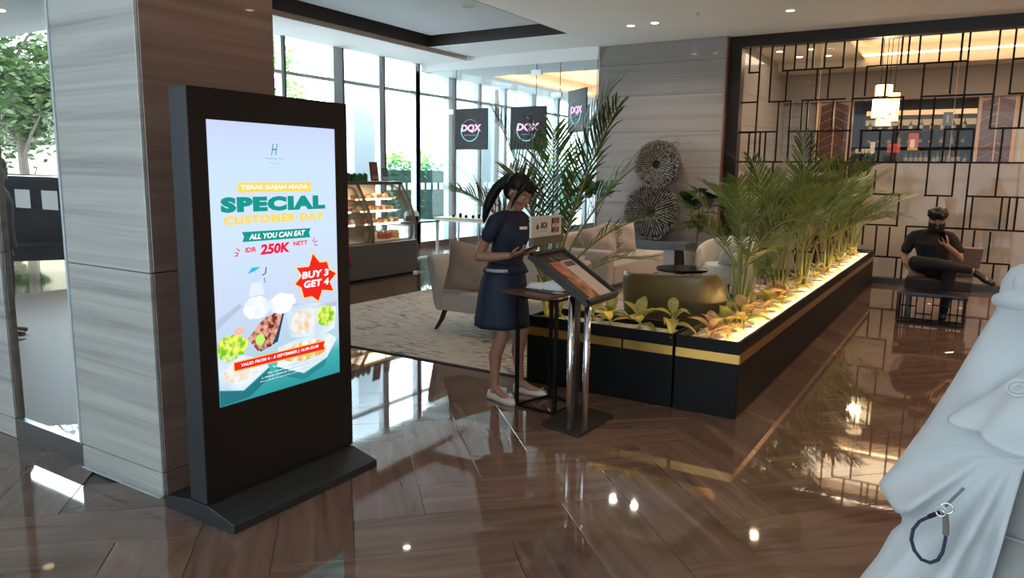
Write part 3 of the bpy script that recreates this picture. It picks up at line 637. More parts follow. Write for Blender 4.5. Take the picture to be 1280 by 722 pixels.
MB().box((-3.3, 12.84, 3.76), (3.1, 12.86, 3.775)).build('hidden_fill_strip', emit('added panel fill', WARM, 6), bc)  # added glow strip hidden behind the head frame to brighten the panel
light('banquette_fill', 'AREA', (.6, 12.86, 3.72), 190, (1, .70, .48), 5.6, .05, (R(3), 0, 0))  # added area lamp with no known fitting, brightens the beige panel
light('back_bar_lamp', 'AREA', (-1.2, BY + 1.0, 3.05), 14, (1, .6, .3), 1.8, .4, (0, 0, 0))
# warm cove over the far dining room
MB().box((-8.98, 13.65, 3.72), (-8.94, 18.35, 3.76)).build('cove_strip', emit('rear cove strip', (1, .55, .2), 5), ce)
light('rear_cove_glow', 'AREA', (-7.7, 16, 3.7), 40, (1, .55, .22), 2.2, 4.4, (R(180), 0, 0))
# downlights
def downlight(x, y, z, label, p=25, e=18, r=.055, col=WARM, sp=95):
    t = thing('downlight', label, 'downlight', (x, y, z), 0, 'recessed ceiling downlights')
    MB().lathe([(r + .018, 0), (r + .018, -.006), (r, -.006), (r, 0)], n=24).build('trim_ring', M_white, t, world=False)
    MB().lathe([(r, -.002), (r, -.004)], n=24).build('lens', emit('downlight lens', (1, .86, .66), e) if 'downlight lens' not in MATS else MATS['downlight lens'], t, world=False)
    if p: light('downlight_beam', 'SPOT', (x, y, z - .03), p * (1.3 if sp > 100 else 1), (1, .62, .36) if sp > 100 and x > 0 else col, .05, spot=R(sp))
downlight(-4.72, 10.97, ZC, 'ceiling downlight left of the pair above the stone wall', 35, sp=150, col=(1, .88, .74))
downlight(-4.32, 10.94, ZC, 'ceiling downlight right of the pair above the stone wall', 35, sp=150, col=(1, .88, .74))
downlight(-2.38, 11.0, ZC, 'single ceiling downlight in front of the lattice screen', 60, sp=150)
downlight(-6.8, 8.05, ZC + .16, 'downlight inside the dark-edged ceiling coffer', 15)
for i, (x, y, z) in enumerate(((-1.2, 6.2, ZC), (-2.6, 2.8, ZC), (-.8, 3.2, ZC), (.8, 8.6, ZC), (-3.6, 6.3, ZC), (1.6, 10.6, ZC), (2.6, 7.4, ZC), (3.4, 9.8, ZC), (2.4, 4.6, ZC), (3.6, 2.2, ZC))):
    downlight(x, y, z, 'unseen ceiling downlight above the frame, ' + ORD[i] + ' in the lobby aisle', 80 if i > 4 or i == 3 else 30, sp=150 if i > 4 or i == 3 else 95)  # all out of view; the wide spots are added warm fill
for i, (x, y) in enumerate(((-3.2, 13.2), (-2.9, 13.9), (-3.1, 15.4), (-2.6, 15.5), (-2.75, 14.6), (-3.3, 14.6))):
    downlight(x, y, 3.9, 'bar ceiling downlight behind the left part of the screen, ' + ORD[i] + ' of six', 0)
t = thing('ceiling_speaker', 'round pale speaker grille flush in the ceiling coffer', 'speaker', (-6.6, 9.3, ZC + .16)); MB().lathe([(.11, 0), (.11, -.008), (.1, -.012)], n=28).build('rim', M_white, t, world=False); MB().lathe([(.098, -.012), (.02, -.014)], n=28).build('grille', plain('grille grey', (.45, .47, .5), .6), t, world=False)
t = thing('sprinkler', 'small sprinkler head in the ceiling above the stone wall', 'sprinkler', (-3.55, 10.6, ZC)); MB().lathe([(.03, 0), (.03, -.006), (.01, -.01), (.008, -.03), (.016, -.034), (.016, -.036)], n=14).build('deflector', M_steel, t, world=False)
# ================================================================ KIOSK
ks = thing('digital_kiosk', 'tall black freestanding digital advertising kiosk beside the stone pillar', 'kiosk', (-2.89, 2.43, 0))
KX = -2.83
prof = [(-3.13, 0), (-2.64, 0), (-2.64, .042), (-2.815, .085), (-2.965, .085), (-3.13, .06)]
MB().prism([(x, 1.955, z) for x, z in prof], (0, .925, 0)).build('base_plinth', M_kiosk, ks, bevel=.003)
MB().box((-2.955, 1.962, .0855), (KX - .008, 2.898, 1.948)).build('housing', M_kiosk, ks, bevel=.004)
MB().box((KX - .0078, 1.964, .09), (KX - .003, 2.896, 1.946)).build('front_bezel', plain('bezel black', (.007, .007, .008), .3), ks, bevel=.001)
SY, SZ, SW, SH = 2.052, .524, .752, 1.288
M_scr = new_mat('lit display')[0]
def screen_mat():
    m = M_scr; nt = m.node_tree; nt.nodes.remove(nt.nodes['Principled BSDF']); N = nt.nodes.new; L = nt.links.new
    tc = N('ShaderNodeTexCoord'); sp = N('ShaderNodeSeparateXYZ'); L(tc.outputs['Generated'], sp.inputs[0]); r = N('ShaderNodeValToRGB'); el = r.color_ramp.elements
    el[0].position = 0; el[0].color = (.03, .30, .32, 1); el[1].position = 1; el[1].color = (.56, .64, .95, 1)
    for p, c in ((.10, (.06, .42, .44)), (.16, (.45, .62, .74)), (.34, (.58, .66, .86)), (.6, (.60, .74, .90)), (.85, (.58, .74, .93))): k = el.new(p); k.color = (*c, 1)
    L(sp.outputs[2], r.inputs[0]); e = N('ShaderNodeEmission'); e.inputs[1].default_value = .92; L(r.outputs[0], e.inputs[0]); L(e.outputs[0], nt.nodes['Material Output'].inputs['Surface'])
screen_mat()
scr = MB().box((KX - .0029, SY, SZ), (KX, SY + SW, SZ + SH)).build('display', M_scr, ks)
E_ = {}
def em(c, s=1.0):
    k = tuple(c) + (s,)
    if k not in E_: E_[k] = emit('screen ink %d' % len(E_), c, s)
    return E_[k]
TEAL = (.01, .27, .23); YEL = (.95, .62, .12); RED = (.80, .01, .05); REDB = (.75, .02, .015); WHT = (.9, .93, .97)
lay = [0]
def SP(u, v, l=0): return (KX + .0003 + l * .0006, SY + u, SZ + v - .009)
def art(name, pts, mat, l):
    return MB().prism([SP(u, v, l) for u, v in pts], (.0004, 0, 0)).build(name, mat, scr)
def stext(body, u, v, w, h, col, l, bold=0, shear=0, sp=1, name='lettering', rot=0):
    o = text(body, .1, em(col), scr, (0, 0, 0), (0, 1, 0), (0, 0, 1), name, w=w, hgt=h, bold=bold, shear=shear, depth=.0002, spacing=sp)
    p = Vector(SP(u, v, l)); c = scr.parent.location; m = Matrix.Rotation(rot, 4, 'X')
    o.matrix_local = Matrix.Translation(p - c) @ m; return o
# emblem and small type at the top
stext('H', .340, 1.154, .04, .054, (.03, .30, .27), 1, shear=.35, name='emblem')
stext('Holiday Inn', .305, 1.131, .108, .013, (.18, .45, .44), 1)
stext('& Suites', .33, 1.112, .06, .011, (.30, .55, .55), 1)
stext('JAKARTA GAJAH MADA', .32, 1.094, .082, .005, (.42, .62, .65), 1)
art('ribbon', [(.14, 1.026), (.585, 1.026), (.575, 1.004), (.585, .981), (.14, .981), (.15, 1.004)], em(YEL), 1)
stext('TERAS GAJAH MADA', .162, .991, .40, .024, WHT, 2, bold=.003, sp=1.05)
stext('SPECIAL', .050, .892, .625, .07, TEAL, 1, bold=.0075, sp=1.14)
stext('CUSTOMER DAY', .062, .836, .605, .042, YEL, 1, bold=.0065, sp=1.14)
art('ribbon', [(.157, .802), (.572, .798), (.560, .776), (.568, .752), (.158, .756), (.168, .779)], em(TEAL), 1)
stext('ALL YOU CAN EAT', .195, .764, .34, .026, WHT, 2, bold=.003, shear=.2)
stext('IDR', .172, .706, .062, .023, RED, 1, bold=.003)
stext('250K', .255, .688, .18, .05, RED, 1, bold=.0045, shear=.15)
stext('NETT', .458, .716, .09, .022, RED, 1, bold=.003)
for u, v, du, dv in ((.115, .735, .025, -.018), (.105, .713, .028, -.008), (.105, .694, .024, .003), (.60, .755, -.014, -.026), (.622, .735, -.028, -.012), (.622, .708, -.026, .002)):
    n = Vector((-dv, du)).normalized() * .004; art('ray_mark', [(u, v), (u + du + n.x, v + dv + n.y), (u + du - n.x, v + dv - n.y)], em(RED), 1)
# burst badge
def burst(cx, cy, R1, R2, n=12, sq=.82, ph=.1):
    return [(cx + (R1 if i % 2 == 0 else R2) * (1 + .12 * math.sin(i * 2.3)) * math.cos(PI * i / n + ph), cy + sq * (R1 if i % 2 == 0 else R2) * (1 + .12 * math.cos(i * 1.7)) * math.sin(PI * i / n + ph)) for i in range(2 * n)]
clampu = lambda P_: [(min(u, .751), v) for u, v in P_]
art('burst_edge', clampu(burst(.595, .537, .155, .105, 8)), em(YEL), 3); art('burst', clampu(burst(.595, .537, .143, .098, 8)), em(REDB), 4)
stext('BUY 3', .505, .545, .18, .036, WHT, 5, bold=.004, shear=.1, sp=1.05); stext('GET 4', .515, .497, .17, .036, WHT, 5, bold=.004, shear=.1, sp=1.05)
# food photograph, simplified: trays, greens, meat, rice
PALE = (.62, .70, .82); WALL = (.40, .50, .60); NAVY = (.015, .06, .12)
art('tray', [(0, .41), (.13, .475), (.14, .455), (.0, .37)], em(WALL), 1)
art('tray', [(.44, .43), (.60, .40), (.745, .40), (.735, .375), (.60, .38), (.43, .41)], em(WALL), 1)
food = dict(green=emit_noise('salad', (.15, .5, .03), (.85, .85, .15), 30, 1), meat=emit_noise('meat', (.16, .02, .015), (.75, .38, .28), 38, 1), rice=emit_noise('dumpling', (.78, .76, .74), (.75, .45, .2), 22, 1, .45, .7), shr=emit_noise('noodle', (.75, .35, .08), (.92, .85, .7), 26, 1), dump=emit_noise('bun', (.66, .74, .82), (.88, .9, .92), 9, 1), box_=emit_noise('food box', (.50, .62, .72), (.72, .8, .86), 5, 1))
def blob(cx, cy, a, b_, n=26, j=.1, seed=1):
    rr = random.Random(seed); return [(min(.751, max(.0, cx + a * math.cos(2 * PI * i / n) * (1 + rr.uniform(-j, j)))), cy + b_ * math.sin(2 * PI * i / n) * (1 + rr.uniform(-j, j))) for i in range(n)]
art('steamed_bun', blob(.225, .44, .075, .055, seed=3), food['dump'], 1); art('steamed_bun', blob(.38, .44, .085, .05, seed=4), food['dump'], 1)
art('cup', [(.18, .5), (.27, .5), (.255, .56), (.195, .56)], em((.66, .74, .85)), 1)
art('umbrella', [(.178, .606), (.205, .634), (.255, .632), (.218, .615)], em((.02, .45, .75)), 2); art('umbrella_stick', [(.219, .618), (.224, .618), (.232, .575), (.228, .575)], em((.5, .6, .7)), 2)
art('straw', [(.283, .628), (.289, .628), (.283, .598), (.262, .588), (.262, .594), (.277, .601)], em((.08, .1, .14)), 2); art('straw', [(.27, .578), (.274, .578), (.279, .553), (.275, .553)], em((.1, .12, .16)), 2)
art('meat_box', [(.165, .30), (.235, .225), (.34, .255), (.385, .39), (.37, .395), (.32, .27)], em(NAVY), 1)
art('pulled_meat', [(.165, .30), (.22, .23), (.30, .24), (.345, .32), (.37, .385), (.33, .40), (.27, .385), (.23, .36)], food['meat'], 2)
art('lime', blob(.235, .285, .028, .026, seed=8), emit('lime', (.45, .8, .15), 1), 3)
art('lettuce', blob(.075, .275, .085, .062, seed=5), food['green'], 2); art('tomato', blob(.118, .345, .03, .016, seed=6), em((.85, .45, .35)), 1)
art('white_box', [(.40, .40), (.47, .42), (.62, .405), (.735, .37), (.72, .26), (.62, .23), (.42, .26)], food['box_'], 1)
art('shredded_topping', blob(.50, .325, .08, .062, seed=7), food['rice'], 2); art('lettuce', blob(.66, .335, .065, .055, seed=9), food['green'], 2)
art('white_box', [(.34, .225), (.46, .245), (.68, .235), (.735, .20), (.66, .11), (.50, .06), (.33, .13)], food['box_'], 2)
art('noodles', blob(.52, .175, .15, .05, seed=10), food['shr'], 3); art('greens', blob(.53, .16, .035, .02, seed=12), food['green'], 4)
art('white_box', [(0, .24), (.12, .235), (.26, .18), (.28, .14), (.13, .06), (0, .09)], food['box_'], 2)
art('shrimp_topping', blob(.12, .155, .10, .05, seed=11), food['rice'], 3)
art('teal_box_side', [(0, .085), (.13, .055), (.285, .135), (.27, .08), (.16, .02), (0, .0 + .012)], em((.02, .16, .2)), 3); art('teal_box_side', [(.33, .13), (.50, .055), (.66, .105), (.64, .07), (.5, .025), (.34, .085)], em((.02, .22, .26)), 3)
art('banner_edge', [(.078, .206), (.650, .205), (.640, .180), (.648, .152), (.078, .160)], em((.95, .45, .05)), 5); art('banner', [(.083, .201), (.645, .200), (.634, .178), (.643, .157), (.083, .165)], em(REDB), 6)
stext('VALID FROM 4 - 6 SEPTEMBER | 16.00-22.00', .12, .172, .48, .019, WHT, 7, bold=.002, shear=.15, sp=1.05)
stext('T&C Apply', .30, .128, .16, .012, WHT, 6); stext('For reservation and info', .27, .108, .24, .009, WHT, 6); stext('E. SPECIAL OFFER BY THE RESTAURANT', .235, .090, .30, .008, WHT, 6); stext('Price includes tax and service, more info on site', .225, .074, .31, .007, WHT, 6)

# ================================================================ LECTERN / MENU STAND
M_pblk = plain('matt black tray', (.02, .02, .02), .45); M_ivory = plain('ivory acrylic', (.62, .60, .54), .35)
ls = thing('menu_lectern', 'menu lectern on two chrome poles with a sloping black tray, beside the side table', 'lectern', (-2.05, 4.17, 0))
bq = MB().prism([(-2.232, 3.975, 0), (-1.915, 3.892, 0), (-1.905, 4.39, 0), (-2.225, 4.43, 0)], (0, 0, .022)).build('base_plate', plain('gunmetal plate', (.07, .065, .062), .3, metal=.6), ls, bevel=.003)
for x, y in ((-2.035, 3.985), (-1.935, 4.005)): MB().tube([(x, y, .022), (x, y, .86)], .021, 20).build('chrome_pole', M_chrome, ls, smooth=True)
MB().box((-2.12, 4.13, .022), (-2.07, 4.18, .95)).build('rear_post', M_pblk, ls)
# tray frame: u along Y, v down the slope (+X)
T0 = Vector((-2.315, 3.93, 1.105)); Uy = Vector((0, .44, 0)); Vv = Vector((.42, -.0, -.27)); Nn = Uy.cross(Vv).normalized() * -1
if Nn.z < 0: Nn = -Nn
def tp(u, v, n=0): return T0 + Uy * u + Vv * v + Nn * n
MB().prism([tp(0, 0, -.03), tp(1, 0, -.03), tp(1, 1, -.03), tp(0, 1, -.03)], Nn * .03).build('tray', M_pblk, ls, bevel=.004)
b = MB()
for q in (((0, 0), (1, 0), (1, .05), (0, .05)), ((0, .95), (1, .95), (1, 1), (0, 1)), ((0, 0), (.045, 0), (.045, 1), (0, 1)), ((.955, 0), (1, 0), (1, 1), (.955, 1))): b.prism([tp(u, v, .0003) for u, v in q], Nn * .016)
b.build('tray_rim', M_pblk, ls, bevel=.002)
for k in range(2): MB().tube([tp(.35 + .2 * k, .14, .002), tp(.40 + .2 * k, .20, .004)], .004, 6).build('page_clip', M_steel, ls)
cl = thing('menu_sheet', 'printed menu sheet lying open in the sloping black tray', 'menu', tuple(tp(.5, .6, .001)))
def sheet(name, u0, u1, v0, v1, n, mat): return MB().prism([tp(u0, v0, n), tp(u1, v0, n), tp(u1, v1, n), tp(u0, v1, n)], Nn * .0012).build(name, mat, cl)
M_food = plain('printed food photo', (.42, .17, .08), .4, noise=.8, nscale=14); M_paper = plain('warm grey menu paper', (.52, .45, .41), .45)
sheet('left_page', .20, .52, .22, .93, .001, M_food); sheet('right_page', .52, .88, .22, .93, .001, M_paper); sheet('title_block', .56, .84, .25, .34, .0025, plain('menu dark block', (.06, .05, .045), .5))
sheet('photo_top', .20, .44, .22, .42, .0025, plain('menu red block', (.42, .12, .07), .5, noise=.4, nscale=20))
sg = MB()
# card sign standing on the tray's upper edge
MB().box((-2.335, 3.955, 1.155), (-2.30, 4.36, 1.20)).build('sign_holder', plain('olive grey holder', (.10, .095, .075), .5), ls)
cs = thing('payment_sign', 'ivory payment card sign standing above the menu tray', 'sign', (-2.325, 4.15, 1.2))
MB().box((-2.333, 3.957, 1.2005), (-2.318, 4.355, 1.335)).build('sign_board', M_ivory, cs, bevel=.004)
sx = -2.3175
def on(body, y, z, w, h, col, bold=0, shear=0, nm='lettering'): return text(body, .1, plain('ink ' + body + nm, col, .5), cs, (sx - cs.location.x, y - cs.location.y, z - cs.location.z), (0, 1, 0), (0, 0, 1), nm, w=w, hgt=h, bold=bold, shear=shear, depth=.0004)
on('BCA', 4.075, 1.255, .085, .042, (.03, .035, .07), .005, .2)
MB().prism([(sx, 4.035 + .018 * math.cos(a) * (1 if math.sin(a) < .3 else .4), 1.272 + .022 * math.sin(a)) for a in [2 * PI * i / 14 for i in range(14)]], (.0006, 0, 0)).build('emblem', MATS['ink BCAlettering'], cs)
on('PT Bank Central', 4.03, 1.235, .12, .006, (.3, .3, .28))
for i, c in enumerate(((.02, .03, .08), (.45, .02, .03), (.04, .14, .05))):
    y = 4.215 + i * .036
    MB().box((sx, y, 1.2225), (sx + .0006, y + .031, 1.318)).build('stripe_block', plain('stripe %d' % i, c, .4), cs, bevel=.0002)
for i, ch in enumerate('JCB'): text(ch, .1, M_squares, cs, (sx + .0009 - cs.location.x, 4.221 + i * .036 - cs.location.y, 1.257 - cs.location.z), (0, 1, 0), (0, 0, 1), 'lettering', w=.02, hgt=.024, bold=.004, depth=.0004)

# ================================================================ SIDE TABLE WITH ITEMS
M_wal = plain('brown leather top', (.16, .065, .04), .4, noise=.15, nscale=30)
st = thing('side_table', 'slim black metal side table with a brown top, beside the woman', 'table', (-2.42, 4.34, 0))
MB().prism([(-2.70, 4.22, .79), (-2.27, 4.10, .79), (-2.25, 4.46, .79), (-2.58, 4.56, .79)], (0, 0, .018)).build('table_top', M_wal, st, bevel=.003)
MB().prism([(-2.60, 4.33, .8085), (-2.3, 4.24, .8085), (-2.25, 4.46, .8085), (-2.56, 4.55, .8085)], (0, 0, .006)).build('table_mat', M_pblk, st)
cr = [(-2.57, 4.23), (-2.25, 4.19), (-2.24, 4.49), (-2.48, 4.54)]
for x, y in cr: MB().box((x - .011, y - .011, 0), (x + .011, y + .011, .789)).build('leg', M_blk, st)
for i in range(4):
    a, c = Vector((*cr[i], .011)), Vector((*cr[(i + 1) % 4], .011)); MB().tube([a, c], .011, 4).build('foot_rail', M_blk, st)
    MB().tube([a + Vector((0, 0, .765)), c + Vector((0, 0, .765))], .010, 4).build('top_rail', M_blk, st)
t = thing('tissue_box', 'white tissue box with a tissue sticking out, on the side table', 'tissue box', (-2.37, 4.40, .815))
MB().box((-.07, -.05, 0), (.07, .05, .055)).build('box_body', M_white, t, world=False, bevel=.006); MB().grid(lambda u, v: (-.03 + .06 * u + .01 * math.sin(v * 9), -.02 + .03 * v + .012 * math.sin(u * 7), .056 + .055 * math.sin(u * PI) * (.4 + v * .6)), 6, 6).build('tissue', M_white, t, world=False, smooth=True, solid=.001)
t = thing('napkin_stack', 'small stack of white napkins lying on the side table', 'napkins', (-2.52, 4.42, .815))
for k in range(4): MB().obox((0, 0, .004 + k * .007), (.13, .13, .006), Matrix.Rotation(k * .12, 3, 'Z')).build('napkin', M_white, t, world=False)
tag(MB().box((-2.33, 4.27, .8148), (-2.26, 4.31, .8175)).build('paper_slip', M_white, loc=(-2.3, 4.29, .8148)), 'small white paper slip at the right end of the side table', 'paper')

# ================================================================ RUG
M_rug = new_mat('mottled rug')[0]
def rugmat():
    nt = M_rug.node_tree; b = nt.nodes['Principled BSDF']; N = nt.nodes.new; L = nt.links.new
    tc = N('ShaderNodeTexCoord'); 
    def lay(rotz, sc, lo, hi):
        mp = N('ShaderNodeMapping'); mp.inputs['Rotation'].default_value = (0, 0, rotz); mp.inputs['Scale'].default_value = sc
        n = N('ShaderNodeTexNoise'); n.inputs['Scale'].default_value = 1; n.inputs['Detail'].default_value = 3; n.inputs['Roughness'].default_value = .7; L(tc.outputs['Object'], mp.inputs[0]); L(mp.outputs[0], n.inputs['Vector'])
        mr = N('ShaderNodeMapRange'); mr.inputs['From Min'].default_value = lo; mr.inputs['From Max'].default_value = hi; L(n.outputs['Fac'], mr.inputs['Value']); return mr.outputs[0]
    a = lay(.5, (5, 22, 1), .53, .59); c = lay(-.6, (6, 26, 1), .55, .61); d = lay(0, (1.2, 1.2, 1), .3, .6)
    mx = N('ShaderNodeMath'); mx.operation = 'MAXIMUM'; L(a, mx.inputs[0]); L(c, mx.inputs[1]); m2 = N('ShaderNodeMath'); m2.operation = 'MULTIPLY'; L(mx.outputs[0], m2.inputs[0]); L(d, m2.inputs[1])
    cm = N('ShaderNodeMix'); cm.data_type = 'RGBA'; cm.inputs[6].default_value = (.58, .52, .45, 1); cm.inputs[7].default_value = (.09, .11, .16, 1); L(m2.outputs[0], cm.inputs[0]); L(cm.outputs[2], b.inputs['Base Color'])
    b.inputs['Roughness'].default_value = .95; bp = N('ShaderNodeBump'); bp.inputs['Strength'].default_value = .4; n2 = N('ShaderNodeTexNoise'); n2.inputs['Scale'].default_value = 260; L(n2.outputs['Fac'], bp.inputs['Height']); L(bp.outputs[0], b.inputs['Normal'])
rugmat()
rg = thing('rug', 'large cream rug flecked with blue-grey under the lounge seats', 'rug', (-4.2, 7.6, 0))
MB().box((-6.25, 4.87, .0005), (-2.05, 11.2, .012)).build('pile', M_rug, rg, bevel=.003)
MB().box((-6.27, 4.845, .0004), (-2.03, 4.872, .010)).build('dark_binding', plain('rug binding', (.05, .045, .05), .9), rg)

# ================================================================ SEATING
M_cream = plain('cream linen', (.62, .58, .53), .85, noise=.06, nscale=160, bump=.12, sheen=.2); M_creamseat = plain('pale linen seat', (.70, .67, .62), .85, noise=.05, nscale=160, bump=.1)
M_cush = plain('sand cushion linen', (.38, .32, .275), .85, noise=.08, nscale=120, bump=.2, sheen=.2); M_leg = plain('dark brown wood', (.09, .03, .02), .35); M_blush = plain('blush linen', (.46, .405, .385), .85, noise=.06, nscale=140, bump=.12)
def cushion_mb(w, h, d, seed=0, sag=.0):
    b = MB(); rr = random.Random(seed); n = 14
    ph = [rr.uniform(0, 6) for _ in range(4)]
    for s in (1, -1):
        def f(u, v, s=s):
            x, y = 2 * u - 1, 2 * v - 1; e = max(0, (1 - x ** 4) * (1 - y ** 4)) ** .55
            k = 1 - .09 * (1 - abs(x)) * (abs(y) ** 3); k2 = 1 - .09 * (1 - abs(y)) * (abs(x) ** 3)
            wr = .012 * math.sin(3 * x + 5 * y + ph[0]) * e + .006 * math.sin(9 * x - 6 * y + ph[1]) * e
            return (x * w / 2 * k2, s * (d / 2 * e + wr * 1) , y * h / 2 * k - sag * e * .02)
        b.grid(f, n, n)
    return b
def cushion(label, loc, w, h, d, rot, mat, group=None, seed=0, pattern=None, piping=None):
    t = thing('cushion', label, 'cushion', loc, 0, group); t.rotation_euler = rot
    o = cushion_mb(w, h, d, seed).build('cover', mat, t, world=False, smooth=True)
    P_ = [(-1, -1), (1, -1), (1, 1), (-1, 1)]
    pts = []
    for i in range(4):
        a, c = P_[i], P_[(i + 1) % 4]
        for k in range(8):
            x = a[0] + (c[0] - a[0]) * k / 8; y = a[1] + (c[1] - a[1]) * k / 8
            pts.append((x * w / 2 * (1 - .09 * (1 - abs(y)) * abs(x) ** 3), 0, y * h / 2 * (1 - .09 * (1 - abs(x)) * abs(y) ** 3)))
    MB().tube(pts, .004, 6, closed=True).build('piping', piping or mat, t, world=False, smooth=True)
    if pattern: pattern(t, w, h, d)
    return t
def rbox(name, a, b_, mat, par, bev=.03, seg=4): return MB().box(a, b_).build(name, mat, par, bevel=bev, seg=seg, smooth=True)
# cream armchair (back towards -X), front legs at the rug edge
ac = thing('armchair', 'cream linen armchair with dark wooden legs behind the woman', 'armchair', (-3.95, 6.3, 0))
rbox('seat', (-4.53, 5.86, .22), (-3.25, 6.60, .42), M_creamseat, ac, .035)
def backfn(u, v):
    # curved back wraps from the left end around the rear
    pass
prs = []
for k in range(9):
    u = k / 8; y = 5.84 + u * .78; top = .775 - .02 * u; th = .10
    lean = lambda z: -.11 * (z - .22) / .55
    ring = []
    for j in range(16):
        a = 2 * PI * j / 16; cc, ss = math.cos(a), math.sin(a)
        xx = math.copysign(abs(cc) ** .5, cc) * th / 2; zz = (math.copysign(abs(ss) ** .35, ss) * .5 + .5) * (top - .22) + .22
        ring.append((-4.50 + xx + lean(zz) + .0 * u, y, zz))
    prs.append(ring)
MB().loft(prs).build('backrest', M_cream, ac, smooth=True, bevel=.02)
prs = []
for k in range(9):
    u = k / 8; x = -4.52 + u * 1.27; top = .775 - .04 * u; ring = []
    for j in range(16):
        a = 2 * PI * j / 16; cc, ss = math.cos(a), math.sin(a)
        ring.append((x, 6.66 + math.copysign(abs(cc) ** .5, cc) * .05 + .08 * ((math.copysign(abs(ss) ** .35, ss) * .5 + .5)), (math.copysign(abs(ss) ** .35, ss) * .5 + .5) * (top - .22) + .22))
    prs.append(ring)
MB().loft(prs).build('side_rest', M_cream, ac, smooth=True, bevel=.02)
for x, y, dx, dy in ((-4.47, 5.93, -.09, -.05), (-3.35, 5.93, .02, -.06), (-4.45, 6.55, -.1, .03), (-3.35, 6.55, .04, .03)):
    MB().tube([(x, y, .23), (x + dx * .35, y + dy * .4, .12), (x + dx, y + dy, .012)], [.027, .024, .016], 4).build('leg', M_leg, ac)
cushion('sand coloured square cushion leaning on the cream armchair back', (-4.22, 6.02, .66), .50, .50, .17, (R(-6), R(10), R(50)), M_cush, seed=1)
cushion('pale cushion at the right end of the cream armchair, half hidden by the woman', (-3.35, 6.3, .62), .44, .42, .16, (R(-18), 0, R(10)), M_cream, seed=2)
# L-shaped blush sofa further back
sf = thing('sofa', 'long blush linen sofa behind the menu lectern', 'sofa', (-4.3, 9.8, 0))
rbox('seat', (-4.62, 8.9, .16), (-3.93, 10.72, .42), M_blush, sf, .03); rbox('seat_cushion', (-4.60, 9.77, .425), (-3.92, 10.7, .47), plain('pale blush seat', (.60, .51, .48), .85), sf, .02)
rbox('backrest', (-4.80, 8.7, .16), (-4.60, 10.75, .80), M_blush, sf, .05); rbox('arm', (-4.6, 8.68, .16), (-3.93, 8.9, .62), M_blush, sf, .04)
for x, y in ((-4.7, 8.8), (-4.0, 8.8), (-4.7, 10.6), (-4.0, 10.6)): MB().tube([(x, y, .012), (x, y, .165)], [.018, .026], 8).build('leg', M_leg, sf)
def weave(t, w, h, d):
    for i in range(7):
        z = -h * .38 + i * h * .11
        MB().tube([(-w * .44, -d * .12, z), (-w * .30, -d * .44, z + .03), (-w * .12, -d * .5, z + .085)], [.008, .012, .006], 6).build('braid_strip', plain('braid grey', (.16, .135, .12), .8) if 'braid grey' not in MATS else MATS['braid grey'], t, world=False)
cushion('large blush square cushion leaning in the near corner of the long sofa', (-4.36, 9.30, .66), .50, .50, .18, (R(-14), R(-12), R(62)), M_blush, seed=3)
cushion('narrow taupe cushion between the two big cushions on the long sofa', (-4.48, 9.78, .66), .44, .42, .14, (R(-10), 0, R(74)), M_cush, seed=4)
cushion('blush cushion with dark braided left edge on the long sofa', (-4.36, 10.12, .69), .46, .44, .16, (R(-12), 0, R(60)), M_blush, seed=5, pattern=weave)
# green tub chair seen from behind
M_green = plain('olive green leather', (.155, .115, .048), .32, noise=.12, nscale=7, bump=.08)
gc = thing('tub_chair', 'olive green leather tub chair seen from behind over the planter', 'armchair', (-2.20, 6.45, 0))
def tub(z, r, th, top):
    pass
rings = []
A0, A1 = R(182), R(358)
for k in range(25):
    a = A0 + (A1 - A0) * k / 24; e = abs(k - 12) / 12; top = .765 - .02 * math.sin(e * PI) - .16 * max(0, e - .7) / .3 + (.045 if k > 12 else 0) * (e ** .5); ring = []
    rx, ry = (.40, .38); ex = .55
    for j in range(14):
        b_ = 2 * PI * j / 14; cc, ss = math.cos(b_), math.sin(b_); v = math.copysign(abs(ss) ** .3, ss) * .5 + .5
        z = .10 + v * (top - .10); r_ = 1 + math.copysign(abs(cc) ** .6, cc) * .085 + .10 * v
        ca, sa = math.cos(a), math.sin(a)
        ring.append((-2.20 + rx * r_ * math.copysign(abs(ca) ** ex, ca), 6.45 + ry * r_ * math.copysign(abs(sa) ** ex, sa) * .98, z))
    rings.append(ring)
MB().loft(rings).build('shell_back', M_green, gc, smooth=True, bevel=.012)
rbox('seat_cushion', (-2.52, 6.14, .26), (-1.88, 6.74, .44), M_green, gc, .05)
for x, y in ((-2.44, 6.2), (-1.96, 6.2), (-2.44, 6.66), (-1.96, 6.66)): MB().tube([(x, y, .012), (x, y, .27)], [.014, .02], 8).build('leg', M_leg, gc)
# round glossy side table
rt = thing('round_table', 'low round glossy black table between the lounge chairs', 'table', (-2.95, 8.7, 0))
MB().lathe([(.30, .455), (.31, .46), (.31, .485), (.305, .49)], (-2.95, 8.7, 0), 40).build('table_top', M_blkgl, rt); MB().lathe([(.17, .012), (.17, .03), (.03, .05), (.025, .455)], (-2.95, 8.7, 0), 24).build('pedestal', M_blk, rt)
